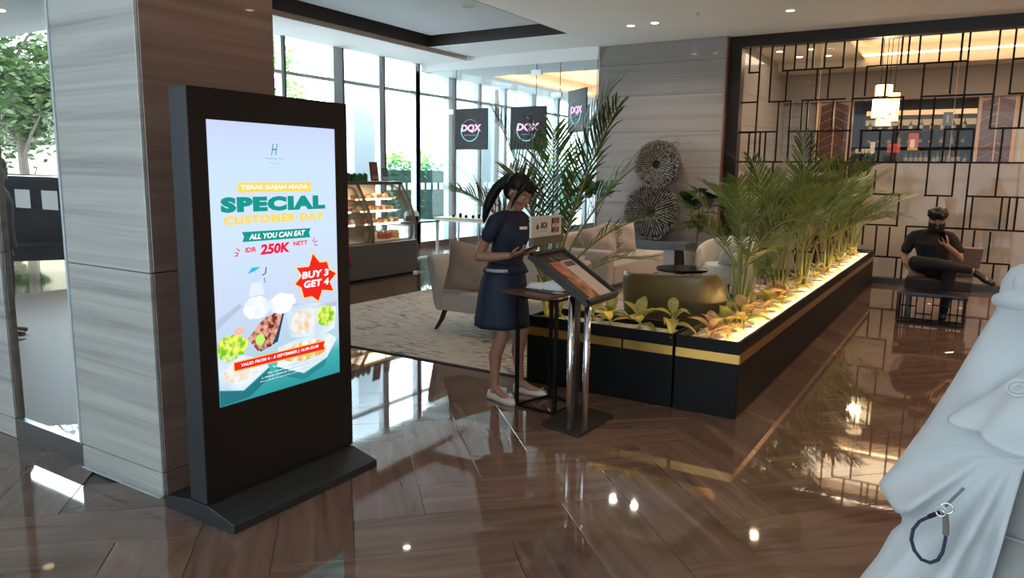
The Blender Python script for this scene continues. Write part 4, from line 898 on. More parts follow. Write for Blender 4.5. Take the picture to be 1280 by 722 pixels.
# pale armchair with green cushion
wc = thing('pale_armchair', 'pale grey tub armchair beyond the round black table', 'armchair', (-2.75, 9.9, 0))
rings = []
for k in range(21):
    a = R(-60) + R(260) * k / 20; e = abs(k - 10) / 10; top = .80 - .18 * e ** 2; ring = []
    for j in range(12):
        b_ = 2 * PI * j / 12; cc, ss = math.cos(b_), math.sin(b_); v = math.copysign(abs(ss) ** .4, ss) * .5 + .5
        r_ = .36 + cc * .05; ring.append((-2.75 + r_ * math.cos(a), 9.9 + r_ * math.sin(a), .08 + v * (top - .08)))
    rings.append(ring)
MB().loft(rings).build('shell_back', M_creamseat, wc, smooth=True); MB().lathe([(.28, .20), (.30, .22), (.30, .42), (.27, .45)], (-2.75, 9.88, 0), 28).build('seat_cushion', M_creamseat, wc, smooth=True)
for x, y in ((-2.95, 9.75), (-2.55, 9.75), (-2.75, 10.1)): MB().tube([(x, y, .012), (x, y, .2)], .015, 8).build('leg', M_leg, wc)
cushion('pale green cushion in front of the pale tub armchair', (-2.62, 9.68, .60), .34, .32, .12, (R(-20), 0, R(-20)), plain('pale green linen', (.36, .37, .29), .85, noise=.05, nscale=120), seed=6)
# low ledge with figure-eight sculpture
ld = thing('stone_ledge', 'low bench ledge with dark slate top against the stone wall', 'ledge', (-4.6, 12.3, 0))
MB().box((-5.42, 12.0, .36), (-4.02, 12.46, .48)).build('slate_top', plain('slate', (.115, .13, .15), .5, noise=.1, nscale=4), ld, bevel=.004); MB().box((-5.38, 12.03, 0), (-4.22, 12.46, .359)).build('plinth', plain('pale plinth', (.40, .41, .43), .6), ld)
MB().box((-4.21, 12.03, 0), (-4.04, 12.46, .359)).build('end_block', M_blkwood, ld)
sc_ = thing('ring_sculpture', 'figure-eight sculpture of two driftwood chip discs standing on the slate ledge', 'sculpture', (-4.74, 12.24, .48))
M_core = plain('dark root wood', (.035, .026, .022), .9, bump=.4, nscale=30); M_chip = plain('grey wood chip', (.15, .125, .11), .5, noise=.5, nscale=22)
for nm, cz, cxx, Rr in (('lower_disc', .965, -.0, .485), ('upper_disc', 1.775, .07, .395)):
    c = Vector((-4.74 + cxx, 12.27, cz + .01)); f = Matrix.Rotation(R(90), 3, 'X')
    o = MB().lathe([(.02, .035), (Rr * .35, .06), (Rr * .7, .10), (Rr * .93, .07), (Rr, 0), (Rr * .93, -.05), (.02, -.06)], c, 40, f).build(nm, M_core, sc_, smooth=True)
    b = MB()
    for ring in range(6):
        rr = Rr * (.26 + ring * .135); n = int(17 + ring * 9)
        for i in range(n):
            a = 2 * PI * (i + random.uniform(-.08, .08) + ring * .5) / n; r1 = rr * random.uniform(.95, 1.05); h = .075 + .05 * math.sin(min(1, r1 / Rr) * PI * .6); ln = Rr * random.uniform(.055, .075); wd = random.uniform(.008, .014)
            d = Vector((math.cos(a), 0, math.sin(a))); tn = Vector((-math.sin(a), 0, math.cos(a))); p = c + d * r1 + Vector((0, -h, 0)); tip = Vector((0, -random.uniform(.0, .03), 0))
            b.add([p - d * ln + tn * wd, p - d * ln - tn * wd, p + d * ln - tn * wd + tip, p + d * ln + tn * wd + tip, p + Vector((0, .03, 0)) - d * ln, p + Vector((0, .03, 0)) + d * ln], [(0, 1, 2, 3), (0, 4, 1), (3, 2, 5), (0, 3, 5, 4), (1, 4, 5, 2)])
    for i in range(44):
        a = 2 * PI * i / 44; d = Vector((math.cos(a), 0, math.sin(a))); p = c + d * Rr * random.uniform(.95, 1.02); b.obox(p + Vector((0, -.02, 0)), (.03, .10, .06), Matrix.Rotation(-a, 3, 'Y'))
    k = b.build('wood_chips', M_chip, o); k['kind'] = 'stuff'

# ================================================================ HANGING SIGNS
M_sgn = plain('black sign panel', (.008, .008, .010), .35, spec=.2); M_pink = emit('pink neon', (1, .55, .95), 1.3); M_cy = emit('cyan neon', (.35, .85, .95), .9)
def neon(label, org, ux, w, h, lit=1.0):
    ux = Vector(ux).normalized(); uz = Vector((0, 0, 1)); n = ux.cross(uz); org = Vector(org)
    t = thing('hanging_sign', label, 'sign', tuple(org), 0, 'square black neon signs on the glass partition')
    MB().prism([org, org + ux * w, org + ux * w + uz * h, org + uz * h], -n * .025).build('panel', M_sgn, t, bevel=.002)
    for k in (.15, .85): MB().tube([org + ux * w * k + uz * h - n * .012, org + ux * w * k + uz * (3.6 - org.z) - n * .012], .003, 5).build('hanging_wire', M_steel, t)
    c = org + ux * w * .46 + uz * h * .47 + n * .004; r = w * .27
    MB().tube([c + ux * r * math.cos(a) + uz * r * math.sin(a) for a in [R(165 + 215 * i / 22) for i in range(23)]], w * .011, 6).build('neon_ring', M_cy, t)
    MB().tube([c + ux * r * math.cos(a) + uz * r * math.sin(a) for a in [R(30 + 132 * i / 22) for i in range(23)]], w * .004, 6).build('ring_outline', M_steel, t)
    text('DQX', .2, M_pink, t, c - org - ux * r * 1.0 - uz * h * .055 + n * .004, ux, (uz + ux * .12).normalized(), 'neon_letters', w=w * .60, hgt=h * .20, bold=.006, depth=.004)
    text('tastes that cool', .1, M_squares, t, c - org - ux * r * .62 - uz * h * .125 + n * .004, ux, uz, 'small_lettering', w=w * .34, hgt=h * .022, depth=.001)
neon('square black sign with pink neon script, left one of the two facing the lobby', (-9.115, 12.42, 2.065), (1, 0, 0), .79, .81)
neon('square black sign with pink neon script, right one of the two facing the lobby', (-7.79, 12.42, 2.06), (1, 0, 0), .80, .81)
neon('black neon sign hanging behind the glass near the stone wall', (-6.95, 13.2, 2.40), (.8, -.6, 0), .80, .81)

# ================================================================ PASTRY CABINET
M_cab = plain('dark grey cabinet', (.085, .082, .08), .4); M_cabin = plain('cabinet interior', (.75, .66, .52), .5); M_curv = glass('curved display glass', (.97, .97, .96), refl=1.0)
pc_ = thing('pastry_cabinet', 'dark pastry display cabinet with curved glass and lit shelves', 'display cabinet', (-7.95, 8.2, 0))
Y0, YM, Y1 = 7.05, 8.16, 9.20
MB().box((-8.45, Y0, .03), (-7.5, Y1, .535)).build('base', M_cab, pc_, bevel=.008); MB().box((-8.40, Y0 + .04, 0), (-7.56, Y1 - .04, .03)).build('toe_kick', M_blk, pc_)
MB().box((-8.45, Y0, .5355), (-8.38, Y1, 1.42)).build('rear_panel', plain('cabinet back glass', (.55, .50, .43), .3), pc_)
MB().box((-8.46, Y0, 1.4), (-7.79, Y1, 1.45)).build('top_counter', M_cab, pc_, bevel=.006)
def cx_(z): return -7.80 + .29 * math.sin(min(1, (1.40 - z) / .75) * PI / 2)
zz = [.54 + i * (1.40 - .54) / 14 for i in range(15)]
for a, c in ((Y0 + .02, YM - .02), (YM + .02, Y1 - .03)):
    MB().grid(lambda u, v, a=a, c=c: (cx_(.54 + v * .86), a + (c - a) * u, .54 + v * .86), 1, 14).build('curved_glass', M_curv, pc_, smooth=True, solid=.005)
for y, w_, m in ((Y0, .03, M_cab), (YM, .045, M_cab), (Y1 - .03, .03, M_cab)):
    MB().loft([[(cx_(z) + s, y, z), (cx_(z) + s, y + w_, z), (cx_(z) + s - .03, y + w_, z), (cx_(z) + s - .03, y, z)] for z, s in [(z, .008) for z in zz]]).build('glass_frame', m, pc_)
MB().loft([[(cx_(z) + .0, Y1 + .001, z), (cx_(z) + .0, Y1 + .008, z), (cx_(z) - .02, Y1 + .008, z), (cx_(z) - .02, Y1 + .001, z)] for z in zz]).build('brass_edge', plain('copper edge', (.55, .33, .2), .3, metal=.8), pc_)
MB().prism([(cx_(z) - .03, Y1 - .012, z) for z in zz] + [(-8.37, Y1 - .012, 1.40), (-8.37, Y1 - .012, .54)], (0, .006, 0)).build('end_glass', M_curv, pc_)
M_led = emit('cabinet led', (1, .80, .52), 8)
shelves = [(.545, -7.62), (.80, -7.72), (.99, -7.80), (1.17, -7.90)]
for a, c in ((Y0 + .03, YM - .03), (YM + .05, Y1 - .05)):
    for k, (z, xf) in enumerate(shelves):
        o = MB().box((-8.37, a, z), (xf, c, z + .012)).build('shelf', plain('shelf glass', (.80, .74, .64), .3) if 'shelf glass' not in MATS else MATS['shelf glass'], pc_)
        if k: MB().box((xf + .001, a + .02, z - .006), (xf + .012, c - .12, z + .018)).build('price_rail', M_led, pc_)
light('cabinet_light', 'AREA', (-8.05, 8.68, 1.38), 5, (1, .80, .55), .4, .9, (0, 0, 0)); light('cabinet_light', 'AREA', (-8.05, 7.6, 1.38), 7, (1, .66, .32), .4, .9, (0, 0, 0))
pcols = [(.62, .25, .12), (.75, .55, .25), (.5, .12, .09), (.8, .7, .55), (.35, .17, .09), (.78, .42, .2)]
PM = [plain('pastry %d' % i, c, .6, noise=.2, nscale=40) for i, c in enumerate(pcols)]
cnt = [0, 0, 0, 0]; NM = ['bottom', 'lower', 'middle', 'top']
def pastry(x, y, z, i, lab, s=1):
    t = thing('pastry', lab, 'pastry', (x, y, z), 0, 'pastries in the display cabinet')
    k = i % 3
    if k == 0: MB().lathe([(.03 * s, 0), (.042 * s, .02 * s), (.04 * s, .05 * s), (.02 * s, .062 * s)], n=12).build('cake_body', PM[i % 6], t, world=False, smooth=True); MB().ell((0, 0, .065 * s), (.016 * s, .016 * s, .014 * s), n=8, k=5).build('topping', PM[(i + 2) % 6], t, world=False)
    elif k == 1: MB().prism([(-.05 * s, -.02 * s, 0), (.05 * s, -.035 * s, 0), (.05 * s, .035 * s, 0), (-.05 * s, .02 * s, 0)], (0, 0, .05 * s)).build('cake_body', PM[i % 6], t, world=False, bevel=.004); MB().prism([(-.05 * s, -.02 * s, .051 * s), (.05 * s, -.035 * s, .051 * s), (.05 * s, .035 * s, .051 * s), (-.05 * s, .02 * s, .051 * s)], (0, 0, .012 * s)).build('topping', PM[(i + 3) % 6], t, world=False)
    else: MB().tube([(-.05 * s, -.02 * s, .02), (-.02 * s, .015 * s, .03), (.02 * s, .015 * s, .03), (.05 * s, -.02 * s, .02)], [.01 * s, .03 * s, .03 * s, .01 * s], 10).build('cake_body', PM[i % 6], t, world=False, smooth=True)
for bay, (a, c) in enumerate(((Y0 + .1, YM - .1), (YM + .14, Y1 - .2))):
    for k, (z, xf) in enumerate(shelves):
        n = 9 if k else 0
        for i in range(n):
            pastry(xf - .09, a + (c - a) * i / (n - 1), z + .0125, i + k + bay, 'pastry number %s from the left on the %s shelf, %s bay of the display cabinet' % (ORD[i], NM[k], ('left', 'right')[bay]), 1.15)
for i, (y, r, m) in enumerate(((8.78, .13, PM[2]), (8.50, .10, PM[3]), (9.03, .09, PM[5]))):
    t = thing('cake', ['whole red cake on the cabinet floor', 'whole cream cake on the cabinet floor left of the red one', 'small orange cake on the cabinet floor right of the red one'][i], 'cake', (-7.85, y, .5575)); MB().lathe([(r, 0), (r, .09), (r * .9, .1)], n=28).build('cake_body', m, t, world=False, smooth=False)
    MB().lathe([(r * 1.15, 0), (r * 1.15, .004)], n=24).build('cake_board', M_white, t, world=False); t.children[0].location.z = .004
    for q in range(7): MB().ell((r * .75 * math.cos(q * .9), r * .75 * math.sin(q * .9), .112), (.016,) * 3, n=8, k=5).build('cream_dot', PM[3], t, world=False)
for i in range(4):
    t = thing('bread_basket', 'small basket of rolls on the cabinet floor, ' + ORD[i] + ' from the left', 'basket', (-7.86, 7.25 + i * .24, .5575), 0, 'roll baskets in the left bay')
    MB().lathe([(.07, 0), (.09, .04), (.085, .04), (.065, .006)], n=16).build('basket_body', PM[1], t, world=False)
    for q in range(4): MB().ell((.04 * math.cos(q * 1.6), .04 * math.sin(q * 1.6), .05), (.03, .024, .02), n=8, k=5).build('roll', PM[(q + i) % 2 * 4 + 1 if (q + i) % 2 == 0 else 5], t, world=False)
# green crates on top
M_crate = plain('dark green plastic', (.012, .11, .045), .35)
for i, (ya, yb) in enumerate(((7.15, 7.62), (7.64, 8.11), (8.13, 8.46))):
    t = thing('green_crate', ['dark green crate on the cabinet top, leftmost of the row', 'dark green crate on the cabinet top, middle of the row', 'short dark green crate on the cabinet top beside the red menu card'][i], 'crate', (-8.05, (ya + yb) / 2, 1.45), 0, 'green crates on the pastry cabinet')
    xa, xb = -8.2, -7.86
    MB().box((xa, ya, 1.4505), (xb, yb, 1.46)).build('crate_floor', M_crate, t)
    for n_, a_, b2 in (('side_wall', (xb - .012, ya, 1.46), (xb, yb, 1.535)), ('side_wall', (xa, ya, 1.46), (xa + .012, yb, 1.535)), ('end_wall', (xa, ya, 1.46), (xb, ya + .012, 1.56)), ('end_wall', (xa, yb - .012, 1.46), (xb, yb, 1.56))): MB().box(a_, b2).build(n_, M_crate, t)
    for k in range(3): y = ya + .02 + k * (yb - ya - .1) / 2; MB().prism([(xb - .012, y, 1.535), (xb - .012, y + .075, 1.535), (xb - .012, y + .045, 1.575), (xb - .012, y + .01, 1.575)], (.012, 0, 0)).build('rim_tab', M_crate, t)
t = thing('paper_card', 'small white card lying on the middle green crate', 'card', (-7.95, 7.86, 1.576)); MB().box((-.05, -.07, 0), (.05, .07, .012)).build('card_body', M_white, t, world=False)
def stand_card(label, y, w, h, z, frame, cols, x=-7.93):
    t = thing('menu_card', label, 'menu card', (x, y, z)); MB().obox((0, 0, h / 2), (.012, w, h), Matrix.Rotation(R(-8), 3, 'Y')).build('card_frame', frame, t, world=False)
    m = Matrix.Rotation(R(-8), 3, 'Y')
    for i, (nm, z0, z1, c) in enumerate(cols): MB().obox(Vector((.0, 0, h / 2)) + m @ Vector((.0072, 0, (z0 + z1) / 2 * h - h / 2)), (.002, w * .84, (z1 - z0) * h), m).build(nm, plain(label[:10] + nm, c, .4, noise=.5, nscale=30), t, world=False)
stand_card('framed red and brown menu card standing on the cabinet top', 8.68, .17, .29, 1.455, M_blk, [('picture', .30, .95, (.16, .05, .035)), ('picture_foot', .06, .29, (.42, .14, .07))])
stand_card('smaller blue-grey card beside the red menu card on the cabinet top', 8.93, .14, .20, 1.455, M_cab, [('picture', .35, .92, (.09, .14, .19)), ('picture_foot', .08, .33, (.42, .48, .52))])
# pink cloth hanging at cabinet front
b = MB(); b.grid(lambda u, v: (-7.495 + .012 * math.sin(u * 9) * v + .006, 7.62 + .11 * u * (.5 + .5 * v) - .02, .52 - .26 * v), 8, 8)
tag(b.build('pink_cloth', plain('magenta cloth', (.35, .02, .10), .9), solid=.004, smooth=True, loc=(-7.49, 7.65, .26)), 'magenta cloth hanging on the front of the pastry cabinet beside the kiosk', 'cloth')

# ================================================================ TABLES BY THE WINDOWS
M_wmet = plain('white metal', (.70, .74, .78), .4); M_wtop = plain('pale wood top', (.60, .47, .30), .35)
def tall_table(label, x0, x1, y0, y1, z, top, grp='tables by the windows'):
    t = thing('window_table', label, 'table', ((x0 + x1) / 2, (y0 + y1) / 2, 0), 0, grp)
    MB().box((x0, y0, z - .03), (x1, y1, z)).build('table_top', top, t, bevel=.003)
    for x in (x0 + .03, x1 - .03):
        for y in (y0 + .03, y1 - .03): MB().box((x - .018, y - .018, 0), (x + .018, y + .018, z - .03)).build('leg', M_wmet, t)
    MB().box((x0, y0 + .012, z - .075), (x1, y0 + .047, z - .031)).build('apron', M_wmet, t); MB().box((x1 - .047, y0 + .012, .1), (x1 - .012, y1 - .012, .14)).build('foot_rail', M_wmet, t)
tall_table('dark topped white-legged table beside the pastry cabinet', -8.75, -8.05, 9.7, 10.5, .76, plain('dark table top', (.07, .075, .08), .3))
tall_table('long pale wooden table with white legs near the windows', -8.3, -7.0, 10.7, 11.4, .80, M_wtop)
t = thing('cake_dome', 'white domed cake cover on the dark table by the cabinet', 'cake dome', (-8.4, 10.15, .76)); MB().lathe([(.15, 0), (.15, .02), (.09, .03)], n=24).build('stand', plain('brown stand', (.2, .1, .07), .5), t, world=False); MB().lathe([(.13, .031), (.135, .09), (.11, .15), (.05, .18), (.012, .185), (.014, .21)], n=24).build('dome', M_wmet, t, world=False, smooth=True)
t = thing('black_box', 'small black box on the dark table by the cabinet', 'box', (-8.22, 9.95, .76)); MB().box((-.08, -.07, 0), (.08, .07, .07)).build('box_body', M_blk, t, world=False, bevel=.004); MB().box((-.085, -.075, .07), (.085, .075, .085)).build('lid', M_blk, t, world=False)
for i in range(6):
    t = thing('condiment_jar', 'small dark jar standing on the long pale table, ' + ORD[i] + ' from the left', 'jar', (-8.0 + i * .14, 10.85 + .02 * (i % 2), .80), 0, 'jars on the pale table'); h = .05 + .025 * (i % 3 == 1)
    MB().lathe([(.022, 0), (.025, .01), (.025, h * .8), (.018, h)], n=12).build('jar_body', M_blk, t, world=False); MB().lathe([(.02, h), (.02, h + .012)], n=12).build('lid', M_steel, t, world=False)
def dining_chair(label, loc, rz, grp='white dining chairs by the windows'):
    t = thing('dining_chair', label, 'chair', loc, rz, grp)
    MB().box((-.22, -.22, .43), (.22, .22, .48)).build('seat', M_wmet, t, world=False, bevel=.015, smooth=True)
    MB().grid(lambda u, v: (-.22 + .44 * u, .21 + .05 * v - .05 * math.cos((u - .5) * PI), .48 + .38 * v), 8, 5).build('backrest', M_wmet, t, world=False, smooth=True, solid=.02)
    for x, y in ((-.19, -.19), (.19, -.19), (-.19, .19), (.19, .19)): MB().tube([(x, y, .43), (x * 1.12, y * 1.12, 0)], [.018, .012], 8).build('leg', plain('dark chair leg', (.05, .06, .075), .5) if 'dark chair leg' not in MATS else MATS['dark chair leg'], t, world=False)
dining_chair('white dining chair with dark legs behind the long pale table', (-7.35, 11.75, 0), R(200))
dining_chair('white dining chair at the right of the long pale table, partly behind the palm', (-6.3, 11.3, 0), R(160))
dining_chair('white dining chair beyond the glass partition under the right neon sign', (-7.3, 13.6, 0), R(20))
# ================================================================ PLANTERS
M_board = plain('white planter board', (.78, .76, .70), .6); M_soil = plain('potting soil', (.11, .085, .06), .95, noise=.6, nscale=70, bump=.8)
M_strip = emit('warm led strip', (1, .66, .28), 14); M_pot = plain('white pot rim', (.70, .68, .62), .5)
PZ = .525
def planter(name, label, x0, x1, y0, y1, bands, strips, glow):
    t = thing(name, label, 'planter', ((x0 + x1) / 2, (y0 + y1) / 2, 0), 0); w = .02
    for nm, a, c in (('front_wall', (x0, y0, 0), (x1, y0 + w, PZ)), ('rear_wall', (x0, y1 - w, 0), (x1, y1, PZ)), ('side_wall', (x0, y0 + w, 0), (x0 + w, y1 - w, PZ)), ('side_wall', (x1 - w, y0 + w, 0), (x1, y1 - w, PZ))): MB().box(a, c).build(nm, M_blk, t, bevel=.002, seg=1)
    MB().box((x0 + w, y0 + w, .455), (x1 - w, y1 - w, .47)).build('inner_board', M_board, t)
    for a, c in bands: MB().box((*a, .378), (*c, .440)).build('brass_band', M_gold, t)
    for a, c in strips: MB().box((*a, .494), (*c, .502)).build('light_strip', M_strip, t)
    for (x, y, sx_, sy_, p, rot) in glow: light('planter_glow', 'AREA', (x, y, .50), p, (1, .62, .22), sx_, sy_, rot)
    return t
X0, X1 = -1.645, -1.21
gl_ = [(X1 - .035, 5.45 + 1.27 * i, .02, 1.2, 4.0, (0, R(62), 0)) for i in range(6)]
planter('long_planter', 'long black planter with brass band running back to the lattice screen', X0, X1, 4.80, 12.45,
        [((X0 + .004, 4.794), (X1 + .003, 4.7995)), ((X1 + .0005, 4.794), (X1 + .006, 12.40))], [((X1 - .03, 4.84), (X1 - .022, 12.40)), ((X0 + .03, 4.822), (X1 - .03, 4.83))], gl_ + [(-1.43, 4.84, .4, .02, .8, (R(-62), 0, 0))])
planter('short_planter', 'short black planter with brass band in front of the green tub chair', -2.83, -1.66, 4.80, 5.22,
        [((-2.826, 4.794), (-2.045, 4.7995)), ((-2.03, 4.794), (-1.664, 4.7995))], [((-2.80, 4.822), (-1.69, 4.83))], [(-2.24, 4.84, 1.1, .02, 4.6, (R(-62), 0, 0))])

# ---- leaves
M_palm = leafmat('palm leaflet', (.022, .055, .010), (.13, .19, .03), 3, .42, .22); M_stem = plain('palm stem', (.19, .21, .05), .5)
M_agl = leafmat('variegated leaf', (.12, .22, .035), (.50, .42, .13), 14, .38, .3); M_aglp = leafmat('pinkish leaf', (.30, .16, .08), (.55, .38, .2), 12, .4, .25); M_fid = leafmat('fiddle leaf', (.012, .04, .016), (.035, .085, .03), 4, .3, .1)
M_fidb = leafmat('brighter fiddle leaf', (.03, .09, .025), (.10, .20, .06), 4, .35, .3)
def frond_mesh(name, L=1.0, droop=.5, nl=28, ll=.30, seed=0):
    rr = random.Random(seed); b = MB(); pts = []; n = 16
    def pos(s): return Vector((L * s * (1 - .18 * droop * s * s), .0, L * (.52 * s - droop * .62 * s ** 2.4)))
    pts = [pos(i / n) for i in range(n + 1)]
    b.tube(pts, [.0085 * (1 - .85 * i / n) for i in range(n + 1)], 5); ns = len(b.f)
    for k in range(nl):
        s = .24 + .76 * k / (nl - 1); p = pos(s); d = (pos(min(1, s + .02)) - pos(s - .02)).normalized(); up = Vector((0, 1, 0)).cross(d) * -1
        if up.z < 0: up = -up
        env = math.sin(min(1, (s - .16) / .35) * PI / 2) * (1 - .55 * max(0, s - .55) / .45)
        for sg_ in (-1, 1):
            l = ll * env * rr.uniform(.88, 1.08); ang = R(56 - 26 * s + rr.uniform(-6, 6)); w = .0075 * rr.uniform(.85, 1.1)
            o = d * math.cos(ang) + Vector((0, sg_, 0)) * math.sin(ang) * .93 + up * rr.uniform(.22, .40)
            o.normalize(); wv = o.cross(up).normalized(); dr = rr.uniform(.10, .30)
            q = [p, p + o * l * .45 - Vector((0, 0, dr * l * .15)), p + o * l * .8 - Vector((0, 0, dr * l * .55)), p + o * l - Vector((0, 0, dr * l))]
            ws = [w * .45, w, w * .75, 0]
            b.add([q[0] - wv * ws[0], q[0] + wv * ws[0], q[1] - wv * ws[1], q[1] + wv * ws[1], q[2] - wv * ws[2], q[2] + wv * ws[2], q[3]], [(0, 1, 3, 2), (2, 3, 5, 4), (4, 5, 6)])
    me = b.mesh(name, M_palm); me.materials.append(M_stem)
    for i in range(ns): me.polygons[i].material_index = 1
    return me
FR = [frond_mesh('frond', 1.0, d, n, l, i) for i, (d, n, l) in enumerate(((.25, 26, .30), (.55, 28, .32), (.85, 28, .30), (.4, 24, .34)))]
def areca(name, label, base, specs, stems=7, group=None, pot=True):
    t = thing(name, label, 'plant', base, 0, group)
    for i in range(stems):
        a = i * 2.4; r = .05 + .03 * (i % 3); h = .34 + .14 * (i % 4)
        MB().tube([(r * math.cos(a) * .5, r * math.sin(a) * .5, 0), (r * math.cos(a), r * math.sin(a), h * .6), (r * math.cos(a) * 1.5, r * math.sin(a) * 1.5, h)], [.013, .011, .008], 7).build('stem', M_stem, t, world=False, smooth=True)
    for i, (az, tilt, L, z, v) in enumerate(specs): put(FR[v % 4], 'frond', t, (.04 * math.cos(az), .04 * math.sin(az), z), (0, -tilt, az) if False else (0, 0, 0), L).rotation_euler = (Matrix.Rotation(az, 3, 'Z') @ Matrix.Rotation(-tilt, 3, 'Y')).to_euler()
    if pot: MB().lathe([(.12, -.05), (.13, .0), (.125, .0), (.115, -.01)], n=24).build('pot_rim', M_pot, t, world=False); MB().lathe([(.114, -.02), (.01, -.005)], n=20).build('soil', M_soil, t, world=False)
    return t
rr = random.Random(5)
def fan(n, L, tilt0, tilt1, z0=.1, seed=0, skip=None, az0=0):
    q = random.Random(seed); out = []
    for i in range(n):
        az = az0 + i * 2.39996; f = i / max(1, n - 1); tilt = R(tilt0 + (tilt1 - tilt0) * f + q.uniform(-5, 5))
        if skip and skip(az % (2 * PI)): continue
        out.append((az, tilt, L * q.uniform(.85, 1.1) * (1 - .12 * f), z0 + q.uniform(0, .12), q.randrange(4)))
    return out
pls = [(-1.47, 5.72, .86, 12, 'nearest bushy palm in the long planter'), (-1.45, 7.0, .98, 13, 'second palm from the front in the long planter'), (-1.47, 8.2, 1.08, 14, 'third palm from the front in the long planter'), (-1.45, 9.5, 1.15, 13, 'fourth palm from the front in the long planter'), (-1.47, 10.7, 1.05, 12, 'second palm from the back in the long planter'), (-1.45, 11.75, .95, 9, 'rearmost palm in the long planter next to the lattice screen')]
for i, (x, y, L, n, lab) in enumerate(pls): areca('areca_palm', lab, (x, y, .476), fan(n, L, 56, 4, .34, i, az0=i * 1.1), 7, 'palms in the long planter')
# large palm in the short planter, behind the woman (frond directions in world angles)
big = [(R(a), R(t_), L, z, v) for a, t_, L, z, v in ((195, 50, 1.3, .3, 0), (215, 36, 1.15, .25, 3), (178, 24, 1.25, .3, 1), (30, 38, 1.4, .35, 1), (12, 24, 1.3, .3, 2), (60, 50, 1.35, .3, 0), (120, 52, 1.3, .3, 3), (150, 40, 1.2, .3, 1), (-12, 46, 1.3, .35, 0), (42, 58, 1.5, .35, 3), (235, 60, 1.15, .3, 0), (0, 12, .9, .2, 1))]
areca('areca_palm', 'tallest wide palm behind the woman, golden stems at its foot', (-2.74, 5.01, .476), big, 9)

def leaf_mb(L=.2, W_=.075, curve=.5, fold=.25, n=7):
    b = MB()
    def f(u, v):
        s = u; w = W_ * (math.sin(PI * min(1, s * 1.02) ** .8) ** .9 + .04) * (2 * v - 1) * .5
        x = L * s; z = L * (.30 * s - curve * s * s) + abs(2 * v - 1) * W_ * fold * math.sin(PI * s)
        return (x * (1 - .12 * curve * s), w * 1.0, z)
    b.grid(f, n, 4); return b
LFA = [leaf_mb(.20, .085, c, .25).mesh('leaf', M_agl, smooth=True) for c in (.3, .6, .9)] + [leaf_mb(.18, .075, .5, .3).mesh('leaf', M_aglp, smooth=True)]
def smallplant(label, base, s, n, seed, mats=(0, 1, 2), h=.08, group='small leafy plants in the planters', pot=.10):
    q = random.Random(seed); t = thing('leafy_plant', label, 'plant', base, 0, group)
    MB().tube([(0, 0, 0), (.004, .002, h * .6), (0, 0, h)], [.008, .007, .005], 6).build('stem', M_aglp, t, world=False)
    for i in range(n):
        az = i * 2.4 + q.uniform(-.3, .3); f = i / n; o = put(LFA[q.choice(mats)], 'leaf', t, (0, 0, h * (.3 + .7 * f)), (0, 0, 0), s * q.uniform(.8, 1.15))
        o.rotation_euler = (Matrix.Rotation(az, 3, 'Z') @ Matrix.Rotation(-R(8 + 55 * f + q.uniform(-8, 8)), 3, 'Y')).to_euler()
    if pot: MB().lathe([(pot * .9, -.012), (pot, .012), (pot * .96, .014), (pot * .93, .004)], n=22).build('pot_rim', M_pot, t, world=False); MB().lathe([(pot * .93, -.004), (.01, .006)], n=18).build('soil', M_soil, t, world=False)
    return t
zb = .484
front = [(-1.745, 5.0, .95, 7, 'small plant at the right end of the short planter, upright with pointed leaves'), (-2.0, 5.02, 1.0, 7, 'short-planter small plant left of the upright one, with a drooping yellow leaf'), (-2.22, 4.98, 1.05, 8, 'small plant in the short planter just right of the chrome poles'), (-2.41, 5.08, .8, 7, 'small plant in the short planter behind the chrome poles'), (-2.73, 5.0, .75, 6, 'small plant at the left end of the short planter behind the side table')]
for i, (x, y, s, n, lab) in enumerate(front): smallplant(lab, (x, y, zb), s, n, 20 + i, (0, 1, 2), .10 if i != 0 else .16, pot=.085)
ys = [5.0, 5.26, 5.50, 5.98, 6.25, 6.55, 6.8, 7.25, 7.55, 7.85, 8.5, 8.8, 9.1, 9.85, 10.2, 10.5, 11.2, 11.6]
for i, y in enumerate(ys):
    x = -1.385 - .05 * (i % 2) if i else -1.46
    smallplant('small broad-leaved plant along the lit edge of the long planter, ' + ORD[i] + ' from the front corner', (x, y, zb), [1.0, .95, 1.05, .9][i % 4] * (1 if i < 7 else .72), 8 if i < 7 else 5, 50 + i, (0, 1, 2, 3) if i % 3 else (3, 3, 0), .07 + .03 * (i % 3), pot=.088)
